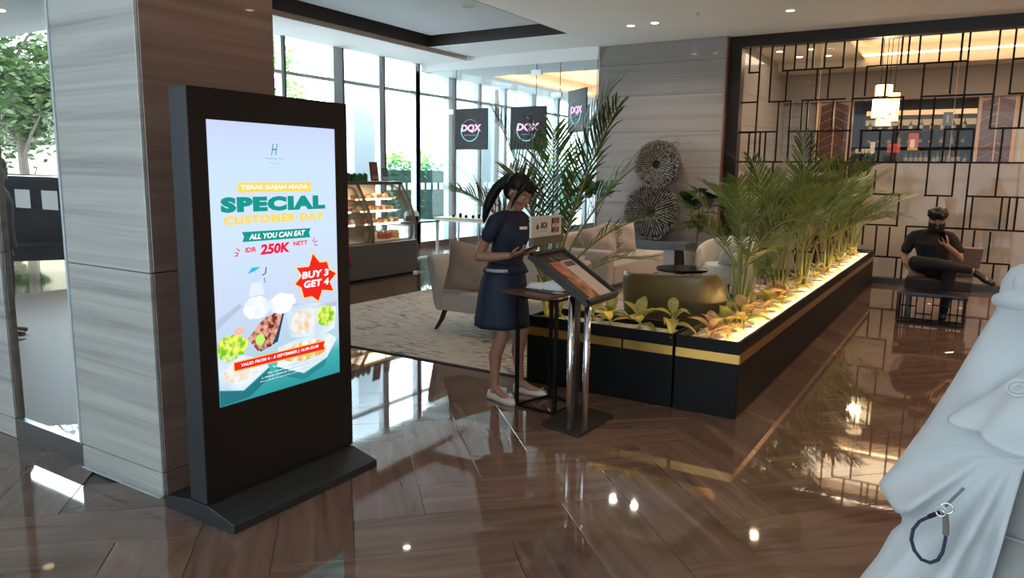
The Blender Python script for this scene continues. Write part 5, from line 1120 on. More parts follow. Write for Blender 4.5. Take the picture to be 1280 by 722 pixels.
# fiddle-leaf figs
def fiddle(label, base, h, n, mat, s, seed, potr=.16, poth=.34, bare=.45):
    q = random.Random(seed); t = thing('fiddle_leaf_fig', label, 'plant', base, 0); me = leaf_mb(.26, .17, .35, .12).mesh('leaf', mat, smooth=True)
    MB().lathe([(potr * .75, 0), (potr, poth), (potr * .93, poth), (potr * .9, poth - .03)], n=28).build('pot', plain('taupe pot' + label[:8], (.22, .17, .14), .6), t, world=False); MB().lathe([(potr * .9, poth - .03), (.01, poth - .02)], n=16).build('soil', M_soil, t, world=False)
    top = Vector((.03, .02, h)); MB().tube([(0, 0, poth - .03), (.02, 0, h * .6), top], [.013, .010, .006], 8).build('trunk', M_bark, t, world=False)
    b2 = [Vector((.02, 0, h * .6)), Vector((.14, .05, h * .8)), Vector((.22, .08, h * .93))]; MB().tube(b2, [.009, .006, .004], 7).build('branch', M_bark, t, world=False)
    b3 = [Vector((.02, 0, h * .62)), Vector((-.1, -.05, h * .8)), Vector((-.16, -.08, h * .9))]; MB().tube(b3, [.008, .006, .004], 7).build('branch', M_bark, t, world=False)
    for i in range(n):
        br = [(Vector((.02, 0, h * bare)), top), (b2[1], b2[2]), (b3[1], b3[2])][i % 3]; f = q.random(); p = br[0].lerp(br[1], f)
        o = put(me, 'leaf', t, p, (0, 0, 0), s * q.uniform(.8, 1.15)); o.rotation_euler = (Matrix.Rotation(i * 2.4, 3, 'Z') @ Matrix.Rotation(-R(q.uniform(-5, 50)), 3, 'Y')).to_euler()
    return t
fiddle('round-leaved fig plant standing behind the long sofa by the stone wall', (-5.38, 11.3, 0), 1.5, 22, M_fidb, 1.15, 3, bare=.72)
fiddle('dark fiddle-leaf fig beside the black frame of the lattice screen', (-3.72, 11.6, 0), 1.34, 42, M_fid, 1.2, 4, .19, .42, bare=.42)
# outdoor palm seen through the window
op_ = thing('outdoor_palm', 'drooping palm outside the upper window panes left of the neon signs', 'palm tree', (-12.2, 18.6, -.06))
MB().tube([(0, 0, 0), (.1, 0, 2), (0, 0, 4.3)], [.14, .12, .1], 10).build('trunk', M_bark, op_, world=False)
for i in range(16): o = put(FR[2 if i % 2 else 1], 'frond', op_, (0, 0, 4.3), (0, 0, 0), 2.0); o.rotation_euler = (Matrix.Rotation(i * 2.4, 3, 'Z') @ Matrix.Rotation(-R(-25 + 5 * i), 3, 'Y')).to_euler()

# lounge chair and lattice table for the seated man
lc = thing('lounge_chair', 'dark upholstered lounge chair the seated man sits on', 'chair', (-.26, 10.05, 0))
M_char = plain('charcoal upholstery', (.035, .03, .03), .8, noise=.1, nscale=80); M_brn = plain('dark brown leather', (.085, .05, .04), .5)
MB().box((-.60, 9.72, .33), (.08, 10.36, .46)).build('seat_cushion', M_char, lc, bevel=.03, smooth=True, seg=3); MB().box((-.58, 9.75, .24), (.06, 10.34, .33)).build('seat_frame', M_blkwood, lc)
MB().prism([(-.55, 10.30, .46), (.13, 10.22, .46), (.16, 10.30, .80), (-.50, 10.38, .80)], (0, .07, .01)).build('backrest', M_brn, lc, bevel=.015)
for x in (-.55, .03):
    for y in (9.78, 10.30): MB().box((x - .02, y - .02, 0), (x + .02, y + .02, .24)).build('leg', M_blkwood, lc)
lt = thing('lattice_table', 'low black table with a lattice side panel in front of the seated man', 'table', (-.29, 9.42, 0))
MB().box((-.63, 9.22, .335), (.05, 9.58, .36)).build('table_top', M_blkwood, lt, bevel=.003)
b = MB()
MB().box((-.62, 9.275, .0), (.04, 9.565, .02)).build('base_frame', M_blk, lt)
for x in (-.62, -.565, -.43, -.35, -.27, -.2, -.1, -.03, .03): MB().box((x - .007, 9.27, .02), (x + .007, 9.284, .335)).build('lattice_bar', M_blk, lt)
for x0_, x1_, z in ((-.62, .03, .055), (-.62, -.43, .2), (-.43, -.27, .12), (-.27, -.1, .23), (-.2, .03, .14)): MB().box((x0_, 9.27, z - .007), (x1_, 9.284, z + .007)).build('lattice_bar', M_blk, lt)
for x in (-.61, .03): MB().box((x - .01, 9.55, .02), (x + .01, 9.57, .30)).build('rear_leg', M_blk, lt)
# ================================================================ PEOPLE
M_skin = plain('warm brown skin', (.34, .165, .105), .5, sub=.05, noise=.05, nscale=9); M_skin2 = plain('tan skin', (.36, .19, .125), .5); M_hair = plain('black hair', (.005, .004, .004), .5, spec=.25, bump=.3, nscale=60)
M_navy = plain('navy cloth', (.006, .011, .030), .75, noise=.12, nscale=40, bump=.1); M_navy2 = plain('navy skirt cloth', (.006, .013, .038), .7, noise=.1, nscale=30, bump=.1); M_blkcl = plain('black cotton', (.008, .008, .010), .85, bump=.1, nscale=40); M_lip = plain('lips', (.35, .09, .08), .4); M_eye = plain('eye white', (.6, .58, .55), .2); M_iris = plain('dark iris', (.01, .008, .006), .1)
def head(mb, c, yaw, pitch, s=1.0):
    """adds a head to the body mesh; returns the head matrix (x forward, z up)"""
    m = Matrix.Translation(c) @ Matrix.Rotation(yaw, 4, 'Z') @ Matrix.Rotation(pitch, 4, 'Y') @ Matrix.Scale(s, 4); r3 = m.to_3x3().normalized()
    def P_(x, y, z): return m @ Vector((x, y, z))
    def E(p, r): mb.ell(P_(*p), [q * s for q in r], r3)
    E((-.012, 0, .035), (.092, .074, .083)); E((.018, 0, -.01), (.068, .062, .085)); E((.045, 0, -.072), (.036, .034, .032)); E((.03, 0, -.055), (.046, .05, .035))
    E((.078, 0, .028), (.012, .032, .012)); E((.084, 0, -.018), (.013, .013, .012)); mb.chain([P_(.082, 0, .018), P_(.094, 0, -.014)], [.0075 * s, .010 * s], 8)
    for sg_ in (-1, 1): E((-.008, sg_ * .072, -.005), (.017, .009, .028)); E((.058, sg_ * .036, -.022), (.022, .02, .02))
    E((.083, 0, -.046), (.011, .021, .008))
    return m
def face_parts(par, m):
    r3 = m.to_3x3().normalized(); k = m.to_scale()[0]
    for sg_ in (-1, 1):
        e = MB().ell(m @ Vector((.072, sg_ * .031, .008)), (.008 * k, .012 * k, .0042 * k), r3, 10, 7).build('eye', M_eye, par, world=False, smooth=True)
        MB().ell(m @ Vector((.0782, sg_ * .031, .007)), (.003 * k, .0058 * k, .0048 * k), r3, 8, 5).build('iris', M_iris, e, world=False)
        MB().tube([m @ Vector((.080, sg_ * .016, .028)), m @ Vector((.082, sg_ * .032, .033)), m @ Vector((.070, sg_ * .048, .028))], .003 * k, 6).build('eyebrow', M_hair, par, world=False)
    MB().ell(m @ Vector((.0925, 0, -.0455)), (.005 * k, .019 * k, .0065 * k), r3, 10, 6).build('lips', M_lip, par, world=False, smooth=True)
def hand(mb, wrist, fwd, palm_n, side=1, s=1.0, curl=.5, spread=.0):
    """palm, four unequal fingers and thumb; fwd = finger direction, palm_n = direction the palm faces, side = thumb side"""
    f = Vector(fwd).normalized(); n = Vector(palm_n); n = (n - f * n.dot(f)).normalized(); w = f.cross(n).normalized() * side; W0 = Vector(wrist)
    pc = W0 + f * .045 * s; m = Matrix((f, w, n)).transposed(); mb.ell(pc, (.048 * s, .038 * s, .015 * s), m, 12, 8); mb.ell(W0 + f * .012 * s, (.024 * s, .022 * s, .018 * s), m, 10, 7)
    tips = []
    for i, l in enumerate((.068, .078, .072, .056)):
        o = (1.5 - i) * .0195 * s; p = W0 + f * (.082 - .004 * abs(i - 1.2)) * s + w * o; d = (f + w * (1.5 - i) * (.05 + spread)).normalized(); P0 = p - d * .02 * s
        pts = [P0, p]; a = 0; q = p
        for sgm, ll_ in enumerate((.42, .32, .26)):
            a += curl * (.55, .9, .6)[sgm]; dd = (d * math.cos(a) + n * math.sin(a)); q = q + dd * l * ll_ * s; pts.append(q)
        mb.chain(pts, [.0095 * s, .0088 * s, .008 * s, .0073 * s, .0062 * s], 8); tips.append(q)
    p = W0 + f * .022 * s + w * .026 * s; q = p + (f * .55 + w * .75 + n * .25).normalized() * .034 * s; r_ = q + (f * .9 + w * .15 + n * .45).normalized() * .03 * s; u = r_ + (f * .9 - w * .2 + n * .5).normalized() * .022 * s
    mb.chain([p, q, r_, u], [.013 * s, .0105 * s, .009 * s, .007 * s], 8)
    return tips
def ering(cx, cy, z, rx, ry, n=36, fold=0, k=9, ph=0, tiltx=0):
    out = []
    for i in range(n):
        a = 2 * PI * i / n; f = 1 + fold * math.sin(k * a + ph) + fold * .5 * math.sin((k * 2 - 3) * a + ph * 2); out.append((cx + rx * f * math.cos(a), cy + ry * f * math.sin(a), z + tiltx * math.cos(a)))
    return out

# ---- hostess at the lectern (local: +x = facing)
wm_ = thing('person', 'woman in a navy short-sleeved dress looking down at a phone', 'person', (-2.70, 4.38, 0))
b = MB()
b.ell((-.085, 0, .86), (.115, .15, .12)); b.ell((-.06, 0, 1.0), (.085, .115, .13)); b.ell((-.035, 0, 1.17), (.098, .135, .145)); b.chain([(-.045, -.135, 1.285), (-.04, 0, 1.30), (-.045, .135, 1.285)], [.045, .055, .045]); b.chain([(-.04, 0, 1.30), (-.005, 0, 1.395)], [.048, .043])
hm = head(b, Vector((.03, 0, 1.468)), R(-8), R(30), 1.06)
RW, LW = Vector((.045, -.135, 1.045)), Vector((.075, .06, 1.055))
b.chain([(-.05, -.165, 1.275), (-.105, -.195, 1.15), (-.165, -.205, 1.03)], [.044, .038, .034]); b.chain([(-.165, -.205, 1.03), (-.07, -.18, 1.03), RW], [.035, .033, .023])
b.chain([(-.05, .165, 1.275), (-.06, .2, 1.15), (-.075, .21, 1.035)], [.044, .038, .034]); b.chain([(-.075, .21, 1.035), (0, .15, 1.045), LW], [.035, .032, .023])
PH = Vector((.165, -.055, 1.095))
hand(b, RW, (.95, .45, .28), (-.05, .35, 1), 1, .92, .62); hand(b, LW, (.85, -.55, .25), (0, -.2, 1), -1, .92, .7)
for s_, hip, knee, calf, ank, heel, toe in ((-1, (-.09, -.075, .83), (-.035, -.095, .47), (-.085, -.10, .32), (-.085, -.10, .085), (-.10, -.10, .035), (.10, -.155, .028)), (1, (-.09, .075, .83), (.01, .105, .47), (-.03, .115, .32), (-.01, .125, .085), (-.025, .125, .035), (.19, .15, .028))):
    b.chain([hip, (Vector(hip) + Vector(knee)) / 2 + Vector((.012, 0, 0)), knee], [.085, .072, .050]); b.chain([knee, calf, (Vector(calf) + Vector(ank)) / 2, ank], [.048, .048, .036, .029]); b.chain([ank, heel], [.029, .028]); b.chain([ank, (Vector(heel) + Vector(toe)) / 2 + Vector((0, 0, .012)), toe], [.027, .026, .018])
remeshed(b, 'body', M_skin, wm_, .0048, 5)
face_parts(wm_, hm)
# dress: bodice with sleeves, belt band, flared skirt
d = MB()
d.loft([ering(x, 0, z, rx, ry, 28) for z, x, rx, ry in ((.90, -.075, .135, .165), (.95, -.07, .115, .148), (1.0, -.062, .105, .138), (1.08, -.05, .112, .142), (1.16, -.03, .128, .155), (1.22, -.03, .124, .165), (1.28, -.042, .098, .165), (1.325, -.042, .07, .10), (1.345, -.035, .06, .066))])
d.chain([(-.045, -.14, 1.285), (-.042, 0, 1.292), (-.045, .14, 1.285)], [.056, .062, .056], 14)
for sg_ in (-1, 1): d.chain([(-.045, sg_ * .13, 1.285), (-.052, sg_ * .172, 1.27), (-.09, sg_ * .198, 1.175)], [.055, .058, .050], 14)
remeshed(d, 'bodice', M_navy, wm_, .006, 4)
sk = MB().loft([ering(x, 0, z, rx, ry, 48, fo, 7, 1.2) for z, x, rx, ry, fo in ((.965, -.07, .114, .145, 0), (.93, -.073, .128, .16, 0), (.86, -.085, .15, .178, .006), (.76, -.09, .165, .19, .012), (.66, -.09, .178, .20, .018), (.56, -.09, .19, .208, .024), (.525, -.09, .193, .21, .026))], closed=False)
sk.build('skirt', M_navy2, wm_, world=False, smooth=True, solid=.006)
pep = MB().loft([ering(-.07, 0, z, rx, ry, 40, fo, 6, .5) for z, rx, ry, fo in ((.985, .112, .142, 0), (.955, .132, .16, .01), (.915, .158, .182, .03))], closed=False).build('peplum', M_navy, wm_, world=False, smooth=True, solid=.005)
bt = MB(); bt.grid(lambda u, v: (-.07 + .153 * math.cos(R(-110 + 62 * u)), .182 * math.sin(R(-110 + 62 * u)), .925 + .022 * v), 8, 1); bt.build('pale_belt_label', plain('pale grey-green band', (.36, .42, .40), .6), wm_, world=False, smooth=True, solid=.004)
MB().obox((.098, -.045, 1.232), (.006, .062, .020), Matrix.Rotation(R(-24), 3, 'Z') @ Matrix.Rotation(R(8), 3, 'Y')).build('name_badge', plain('cream badge', (.72, .68, .52), .4), wm_, world=False, bevel=.001)
M_shoe = plain('cream ballet flat', (.66, .54, .46), .45)
for heel, toe in (((-.115, -.10, .022), (.115, -.158, .02)), ((-.04, .125, .022), (.205, .152, .02))):
    h_, t_ = Vector(heel), Vector(toe); dd = (t_ - h_).normalized(); nn = Vector((-dd.y, dd.x, 0)); s_ = MB()
    s_.loft([[tuple(h_ + dd * l * 1.0 + nn * w * math.cos(a) + Vector((0, 0, zt * max(0, math.sin(a)) - .020 * (math.sin(a) < 0)))) for a in [2 * PI * i / 16 for i in range(16)]] for l, w, zt in ((-.028, .012, .03), (-.02, .026, .042), (.0, .032, .046), (.05, .030, .024), (.10, .034, .018), (.15, .041, .020), (.19, .040, .028), (.225, .032, .026), (.247, .014, .012))])
    o = s_.build('shoe', M_shoe, wm_, world=False, smooth=True)
    bw = h_ + dd * .205 + Vector((0, 0, .034)); k = MB(); k.ell(bw + nn * .012, (.008, .014, .006)); k.ell(bw - nn * .012, (.008, .014, .006)); k.ell(bw, (.006, .005, .006)); k.build('bow', M_shoe, o, world=False, smooth=True)
h = MB()
def hp(x, y, z): return hm @ Vector((x, y, z))
r3 = hm.to_3x3().normalized()
h.ell(hp(-.022, 0, .045), (.098, .084, .088), r3); h.ell(hp(-.05, 0, .0), (.07, .078, .085), r3); h.ell(hp(.045, 0, .078), (.045, .07, .04), r3)
for sg_ in (-1, 1): h.chain([hp(.055, sg_ * .052, .075), hp(.05, sg_ * .072, .03), hp(.04, sg_ * .074, -.03), hp(.045, sg_ * .072, -.09)], [.020, .014, .010, .005], 8)
h.chain([hp(.075, -.03, .07), hp(.08, -.01, .06), hp(.078, .03, .065)], [.016, .016, .016], 8)
h.chain([hp(-.10, 0, .06), hp(-.135, 0, .03)], [.030, .028], 10)
pt_ = [hp(-.135, 0, .03), Vector((-.13, -.03, 1.50)), Vector((-.175, -.04, 1.43)), Vector((-.20, -.05, 1.36)), Vector((-.215, -.055, 1.29)), Vector((-.22, -.06, 1.25))]
h.chain(pt_, [.03, .038, .038, .032, .02, .006], 12)
remeshed(h, 'hair', M_hair, wm_, .0055, 3)
MB().lathe([(.031, -.008), (.034, 0), (.031, .008)], hp(-.128, 0, .038), 14, rot2((0, 0, 1), (r3 @ Vector((-1, 0, -.4))))).build('hair_tie', M_blkcl, wm_, world=False)
ph = thing('phone', 'smartphone held in the woman\'s hands', 'phone', tuple(Vector((-2.70, 4.38, 0)) + PH))
pm = Matrix.Rotation(R(-8), 3, 'Z') @ Matrix.Rotation(R(-22), 3, 'Y')
MB().obox((0, 0, 0), (.145, .072, .008), pm).build('phone_body', M_blk, ph, world=False, bevel=.003); MB().obox(pm @ Vector((0, 0, .0046)), (.135, .066, .001), pm).build('phone_screen', emit('phone screen', (.75, .8, .9), .7), ph, world=False)

# ---- seated man
mn = thing('person', 'man in black t-shirt and face mask seated with crossed legs, holding a phone', 'person', (-.30, 10.0, 0))
b = MB(); b.ell((-.03, 0, .58), (.16, .13, .11)); b.ell((-.05, -.01, .72), (.14, .105, .15)); b.ell((-.07, -.03, .87), (.165, .11, .14)); b.chain([(-.245, 0, .935), (-.07, -.02, .96), (.105, -.01, .94)], [.055, .07, .055]); b.chain([(-.07, -.03, .96), (-.055, -.07, 1.05)], [.058, .052])
m2_ = head(b, Vector((-.035, -.10, 1.135)), R(-82), R(22), 1.08)
RW2, LW2 = Vector((-.245, -.10, .525)), Vector((.09, -.25, .86))
b.chain([(-.265, 0, .925), (-.315, .0, .80), (-.345, .01, .69)], [.052, .045, .040]); b.chain([(-.345, .01, .69), (-.31, -.05, .60), RW2], [.04, .036, .027])
b.chain([(.125, -.01, .925), (.2, -.04, .81), (.235, -.08, .70)], [.052, .045, .040]); b.chain([(.235, -.08, .70), (.17, -.17, .78), LW2], [.04, .036, .027])
hand(b, RW2, (.5, -.75, -.18), (0, -.1, -1), -1, 1.0, .15); hand(b, LW2, (-.25, -.25, 1), (-.6, .7, .3), 1, 1.0, .75)
b.chain([(.34, -.33, .60), (.43, -.33, .575)], [.036, .034])
remeshed(b, 'body', M_skin2, mn, .0065, 5)
face_parts(mn, m2_)
d = MB(); d.loft([ering(x, y, z, rx, ry, 28) for z, x, y, rx, ry in ((.53, -.03, 0, .185, .15), (.60, -.035, 0, .178, .145), (.72, -.05, -.01, .165, .13), (.85, -.065, -.025, .19, .14), (.93, -.07, -.015, .20, .115), (.985, -.07, -.025, .125, .085), (1.015, -.065, -.04, .075, .07))])
for q in ([(-.24, 0, .93), (-.275, 0, .905), (-.325, 0, .775)], [(.10, -.01, .93), (.135, -.01, .905), (.205, -.045, .79)]): d.chain(q, [.068, .070, .064], 14)
d.chain([(-.25, 0, .935), (-.07, -.02, .962), (.11, -.01, .94)], [.066, .078, .066], 14)
remeshed(d, 't_shirt', M_blkcl, mn, .007, 4)
d = MB(); d.ell((-.03, 0, .575), (.185, .15, .115)); d.chain([(-.12, -.02, .585), (-.19, -.22, .63), (-.20, -.40, .66)], [.10, .092, .075]); d.chain([(-.20, -.40, .66), (.02, -.42, .655), (.33, -.34, .605)], [.074, .07, .048])
d.chain([(.10, -.02, .58), (.14, -.22, .57), (.15, -.33, .54)], [.10, .088, .07]); d.chain([(.15, -.33, .54), (.14, -.33, .32), (.13, -.34, .12)], [.068, .058, .048])
remeshed(d, 'trousers', M_blkcl, mn, .008, 4)
for pts_, r_ in (([(.40, -.33, .585), (.45, -.335, .55), (.50, -.34, .51), (.565, -.345, .475)], [.040, .042, .042, .034]), ([(.13, -.33, .07), (.13, -.36, .045), (.12, -.385, .045)], [.042, .042, .038])):
    d = MB().chain(pts_, r_, 12); o = remeshed(d, 'shoe', plain('black shoe leather', (.012, .012, .012), .3) if 'black shoe leather' not in MATS else MATS['black shoe leather'], mn, .005, 3)
MB().chain([(.50, -.375, .53), (.515, -.38, .515)], [.009, .009], 8).build('buckle', M_steel, mn, world=False)
h = MB(); r3b = m2_.to_3x3().normalized(); H2 = lambda x, y, z: m2_ @ Vector((x, y, z))
h.ell(H2(-.018, 0, .058), (.112, .094, .088), r3b); h.ell(H2(-.055, 0, .01), (.075, .085, .085), r3b)
for i in range(16): a = i * 2.4; h.ell(H2(.01 + .075 * math.cos(a), .075 * math.sin(a), .085 + .02 * math.cos(i * 1.3)), (.03, .03, .028))
remeshed(h, 'hair', M_hair, mn, .0065, 2)
MB().grid(lambda u, v: H2(.03 + .082 * math.cos((u - .5) * 2.6) * (1 - .08 * abs(v - .5)) - .02, .082 * math.sin((u - .5) * 2.6), -.105 + .10 * v), 14, 6).build('face_mask', M_blkcl, mn, world=False, smooth=True, solid=.003)
ph2 = thing('phone', 'smartphone in the seated man\'s raised hand', 'phone', (-.30 + .045, 10.0 - .285, .955))
MB().obox((0, 0, 0), (.075, .009, .15), Matrix.Rotation(R(-30), 3, 'Z') @ Matrix.Rotation(R(25), 3, 'X')).build('phone_body', M_blk, ph2, world=False, bevel=.003); MB().obox(Vector((-.003, .006, 0)), (.068, .001, .14), Matrix.Rotation(R(-30), 3, 'Z') @ Matrix.Rotation(R(25), 3, 'X')).build('phone_screen', MATS['phone screen'], ph2, world=False)

# ---- diner behind the glass partition
dn = thing('person', 'dark-haired diner in a pink top seated beyond the glass, left of the woman', 'person', (-8.75, 13.3, 0), R(20))
b = MB(); b.ell((0, 0, .60), (.12, .16, .12)); b.ell((.01, 0, .78), (.10, .14, .16)); b.ell((.02, 0, .92), (.11, .15, .13)); b.chain([(0, -.16, 1.0), (0, 0, 1.02), (0, .16, 1.0)], [.05, .06, .05]); b.chain([(0, 0, 1.02), (.02, 0, 1.11)], [.05, .047]); m3 = head(b, Vector((.045, 0, 1.18)), 0, R(15), 1.05)
for s_ in (-1, 1): b.chain([(0, s_ * .18, .98), (.05, s_ * .22, .78), (.25, s_ * .12, .80)], [.045, .038, .027]); hand(b, (.25, s_ * .12, .80), (1, -s_ * .3, 0), (0, 0, -1), -s_, 1, .3); b.chain([(0, s_ * .09, .56), (.42, s_ * .11, .54), (.42, s_ * .11, .1)], [.09, .065, .04]); b.chain([(.42, s_ * .11, .07), (.55, s_ * .11, .04)], [.04, .032])
remeshed(b, 'body', M_skin2, dn, .009, 4); face_parts(dn, m3)
d = MB().loft([ering(.01, 0, z, rx, ry, 24) for z, rx, ry in ((.55, .15, .18), (.7, .13, .165), (.88, .14, .17), (.98, .115, .17), (1.04, .07, .09))])
for s_ in (-1, 1): d.chain([(0, s_ * .15, .98), (.02, s_ * .20, .88)], [.06, .055])
remeshed(d, 'pink_top', plain('pink cotton', (.62, .36, .33), .8), dn, .009, 3); d = MB().ell((0, 0, .55), (.16, .18, .1))
for s_ in (-1, 1): d.chain([(0, s_ * .09, .56), (.42, s_ * .11, .55), (.42, s_ * .11, .1)], [.10, .075, .05])
remeshed(d, 'trousers', M_blkcl, dn, .01, 3)
h = MB().ell(m3 @ Vector((-.02, 0, .05)), (.105, .088, .09)); h.ell(m3 @ Vector((-.05, 0, 0)), (.07, .08, .085)); remeshed(h, 'hair', M_hair, dn, .008, 2)
dining_chair('white dining chair the pink-topped diner sits on', (-8.75, 13.3, 0), R(-70))

# ---- passer-by outside the entrance, at the left edge
pb = thing('person', 'person in black clothes standing outside the entrance glass by the car', 'person', (-7.72, 3.30, 0), R(60))
b = MB(); b.ell((0, 0, .92), (.11, .15, .12)); b.ell((0, 0, 1.15), (.10, .15, .2)); b.chain([(0, -.17, 1.36), (0, 0, 1.38), (0, .17, 1.36)], [.05, .06, .05]); b.chain([(0, 0, 1.38), (.01, 0, 1.47)], [.05, .045]); m4 = head(b, Vector((.03, 0, 1.56)), 0, R(12), 1.05)
for s_ in (-1, 1): b.chain([(0, s_ * .19, 1.34), (-.02, s_ * .23, 1.08), (.04, s_ * .22, .86)], [.045, .038, .027]); hand(b, (.04, s_ * .22, .86), (.2, 0, -1), (0, -s_, 0), 1, 1, .4); b.chain([(0, s_ * .09, .9), (.02, s_ * .1, .5), (-.01, s_ * .1, .08)], [.085, .055, .035]); b.chain([(-.01, s_ * .1, .05), (.14, s_ * .11, .03)], [.035, .028])
remeshed(b, 'body', M_skin2, pb, .009, 4); face_parts(pb, m4)
d = MB().loft([ering(0, 0, z, rx, ry, 24) for z, rx, ry in ((.85, .15, .19), (1.05, .135, .17), (1.25, .15, .19), (1.36, .12, .19), (1.43, .07, .09))])
for s_ in (-1, 1): d.chain([(0, s_ * .17, 1.36), (-.02, s_ * .235, 1.08), (.03, s_ * .225, .93)], [.062, .055, .045])
remeshed(d, 'black_shirt', M_blkcl, pb, .009, 3); d = MB().ell((0, 0, .88), (.14, .17, .12))
for s_ in (-1, 1): d.chain([(0, s_ * .09, .88), (.02, s_ * .1, .5), (-.01, s_ * .1, .1)], [.10, .08, .065])
remeshed(d, 'trousers', M_blkcl, pb, .01, 3); h = MB().ell(m4 @ Vector((-.02, 0, .05)), (.105, .09, .09)); h.ell(m4 @ Vector((-.05, 0, 0)), (.07, .08, .085)); remeshed(h, 'hair', M_hair, pb, .008, 2)

# ---- person in a loose white coat, right foreground
wc_ = thing('person', 'person in a loose white hooded coat with a cord loop, cropped by the right edge', 'person', (.45, 2.4, 0), 0)
M_coat = plain('white coat cotton', (.58, .61, .63), .85, noise=.02, nscale=6, bump=.15, sheen=.1); M_under = plain('grey-white dress', (.33, .33, .32), .85, noise=.05, nscale=40)
sil = [(1.42, -.20), (1.379, -.318), (1.363, -.345), (1.33, -.36), (1.285, -.365), (1.25, -.365), (1.17, -.398), (1.023, -.452), (.866, -.519), (.755, -.572), (.70, -.603), (.682, -.612), (.659, -.597), (.641, -.567), (.60, -.540), (.572, -.540), (.539, -.565), (.451, -.595), (.372, -.634), (.25, -.68), (.14, -.72)]
def lsil(z):
    for (z1, x1), (z0, x0) in zip(sil[:-1], sil[1:]):
        if z0 <= z <= z1: f = (z1 - z) / (z1 - z0); return x1 + (x0 - x1) * f
    return sil[0][1] if z > 1.42 else sil[-1][1]
def geo_(z):
    L_ = lsil(z); Rr = max(.18, min(.34, .34 - (z - 1.2) * .8 if z > 1.2 else .34)); t = max(0, min(1, (1.30 - z) / 1.1)); return (L_ + Rr) / 2, (Rr - L_) / 2, .13 + .10 * t + (.03 if z < 1.3 else 0), t
def coat_pt(a, z):
    cx, hw, hd, t = geo_(z); ca, sa = math.cos(a), math.sin(a); x = cx + hw * ca; y = hd * sa
    side = abs(sa) ** 1.2; px_, pz_ = x + .27, z - .98; rad = math.hypot(px_, pz_); ph_ = math.atan2(pz_, px_)
    amp = min(1, max(0, (rad - .12) / .38)) * side * (1 if z < .98 else max(0, 1 - (z - .98) * 5))
    f = amp * (.15 * (.5 - abs(math.sin(8.5 * ph_ + .4 + .5 * rad))) + .08 * (.5 - abs(math.sin(15.5 * ph_ + 1.3 - 1.2 * rad))) + .006 * math.sin(9 * x + 21 * z))
    up_ = max(0, min(1, (z - .92) / .15)) * side * (.07 * (.5 - abs(math.sin(15 * x + 6 * z))) + .010 * math.sin(52 * x - 16 * z))
    return Vector((x, y - (f + up_) * (1 if sa < 0 else -1), z))
def a_open(z):
    cx, hw, hd, t = geo_(z); xt = -.275 - .13 * (.87 - z); o = -math.acos(max(-1, min(1, (xt - cx) / hw))); k = min(1, max(0, (.93 - z) / .05)); return R(-40) * (1 - k) + o * k
zs_ = [1.42 - i * (1.42 - .14) / 110 for i in range(111)]
c_ = MB()
def cf(u, v):
    z = zs_[min(110, int(round(v * 110)))]; a0 = a_open(z); a1 = R(-40) - 2 * PI + .02; return coat_pt(a0 + (a1 - a0) * u, z)
c_.grid(cf, 190, 110)
c_.build('coat', M_coat, wc_, world=False, smooth=True, solid=.005)
MB().loft([ering(-.02, .02, z, rx, ry, 72, fo, 11, z * 4) for z, rx, ry, fo in ((1.30, .20, .11, 0), (1.0, .27, .16, .01), (.80, .33, .20, .02), (.66, .36, .215, .025), (.655, .352, .21, .02), (.5, .39, .235, .04), (.3, .43, .25, .05), (.12, .45, .26, .05))], closed=False).build('inner_dress', M_under, wc_, world=False, smooth=True, solid=.004)
MB().tube([(-.02 + .368 * math.cos(a), .02 - .224 * math.sin(a), .658 + .006 * math.sin(9 * a)) for a in [PI * i / 30 for i in range(31)]], .006, 6).build('seam_ruffle', M_under, wc_, world=False)
# collar and hood roll at the shoulder
hr = MB(); hr.chain([(-.315, .02, 1.325), (-.30, -.05, 1.33), (-.22, -.12, 1.345), (-.08, -.15, 1.35)], [.042, .042, .045, .045], 14); hr.chain([(-.365, .0, 1.277), (-.345, -.04, 1.282), (-.30, -.09, 1.285), (-.2, -.15, 1.29), (-.05, -.17, 1.295)], [.020, .024, .028, .032, .034], 12); hr.chain([(-.26, .03, 1.34), (-.18, .0, 1.372), (.0, 0, 1.40)], [.03, .04, .05], 12); hr.ell((-.0, .03, 1.38), (.22, .14, .06)); hr.ell((.02, .06, 1.50), (.13, .14, .12))
remeshed(hr, 'hood', M_coat, wc_, .007, 5)
def slv(u, v):
    path = [Vector((-.06, -.02, 1.32)), Vector((-.11, -.09, 1.22)), Vector((-.155, -.14, 1.12)), Vector((-.20, -.165, 1.03)), Vector((-.215, -.17, .965))]; k = v * 4; i = min(3, int(k)); p = path[i].lerp(path[i + 1], k - i)
    rx = .09 + .13 * v ** 1.6; ry = .07 + .05 * v; a = 2 * PI * u
    f = 1 + v * v * (.05 * math.sin(5 * a + 5 * v) + .06 * math.sin(9 * a - 4 * v + 1))
    tuck = .018 * v * math.sin(4 * PI * v + 3 * math.cos(a)) 
    return p + Vector((rx * math.cos(a) * f, (ry + tuck) * math.sin(a) * f, v * v * (-.035 * max(0, -math.sin(a)) + .012 * max(0, -math.cos(a)) + .008 * math.sin(7 * a))))
MB().grid(slv, 72, 44).build('sleeve', M_coat, wc_, world=False, smooth=True, solid=.006)
b = MB(); b.ell((0, .03, 1.05), (.14, .09, .2)); b.chain([(-.15, .02, 1.29), (0, .03, 1.32), (.15, .03, 1.29)], [.05, .06, .05]); b.chain([(0, .03, 1.33), (.0, .0, 1.44)], [.05, .046]); m5 = head(b, Vector((.03, -.01, 1.53)), R(-50), R(5), 1.0)
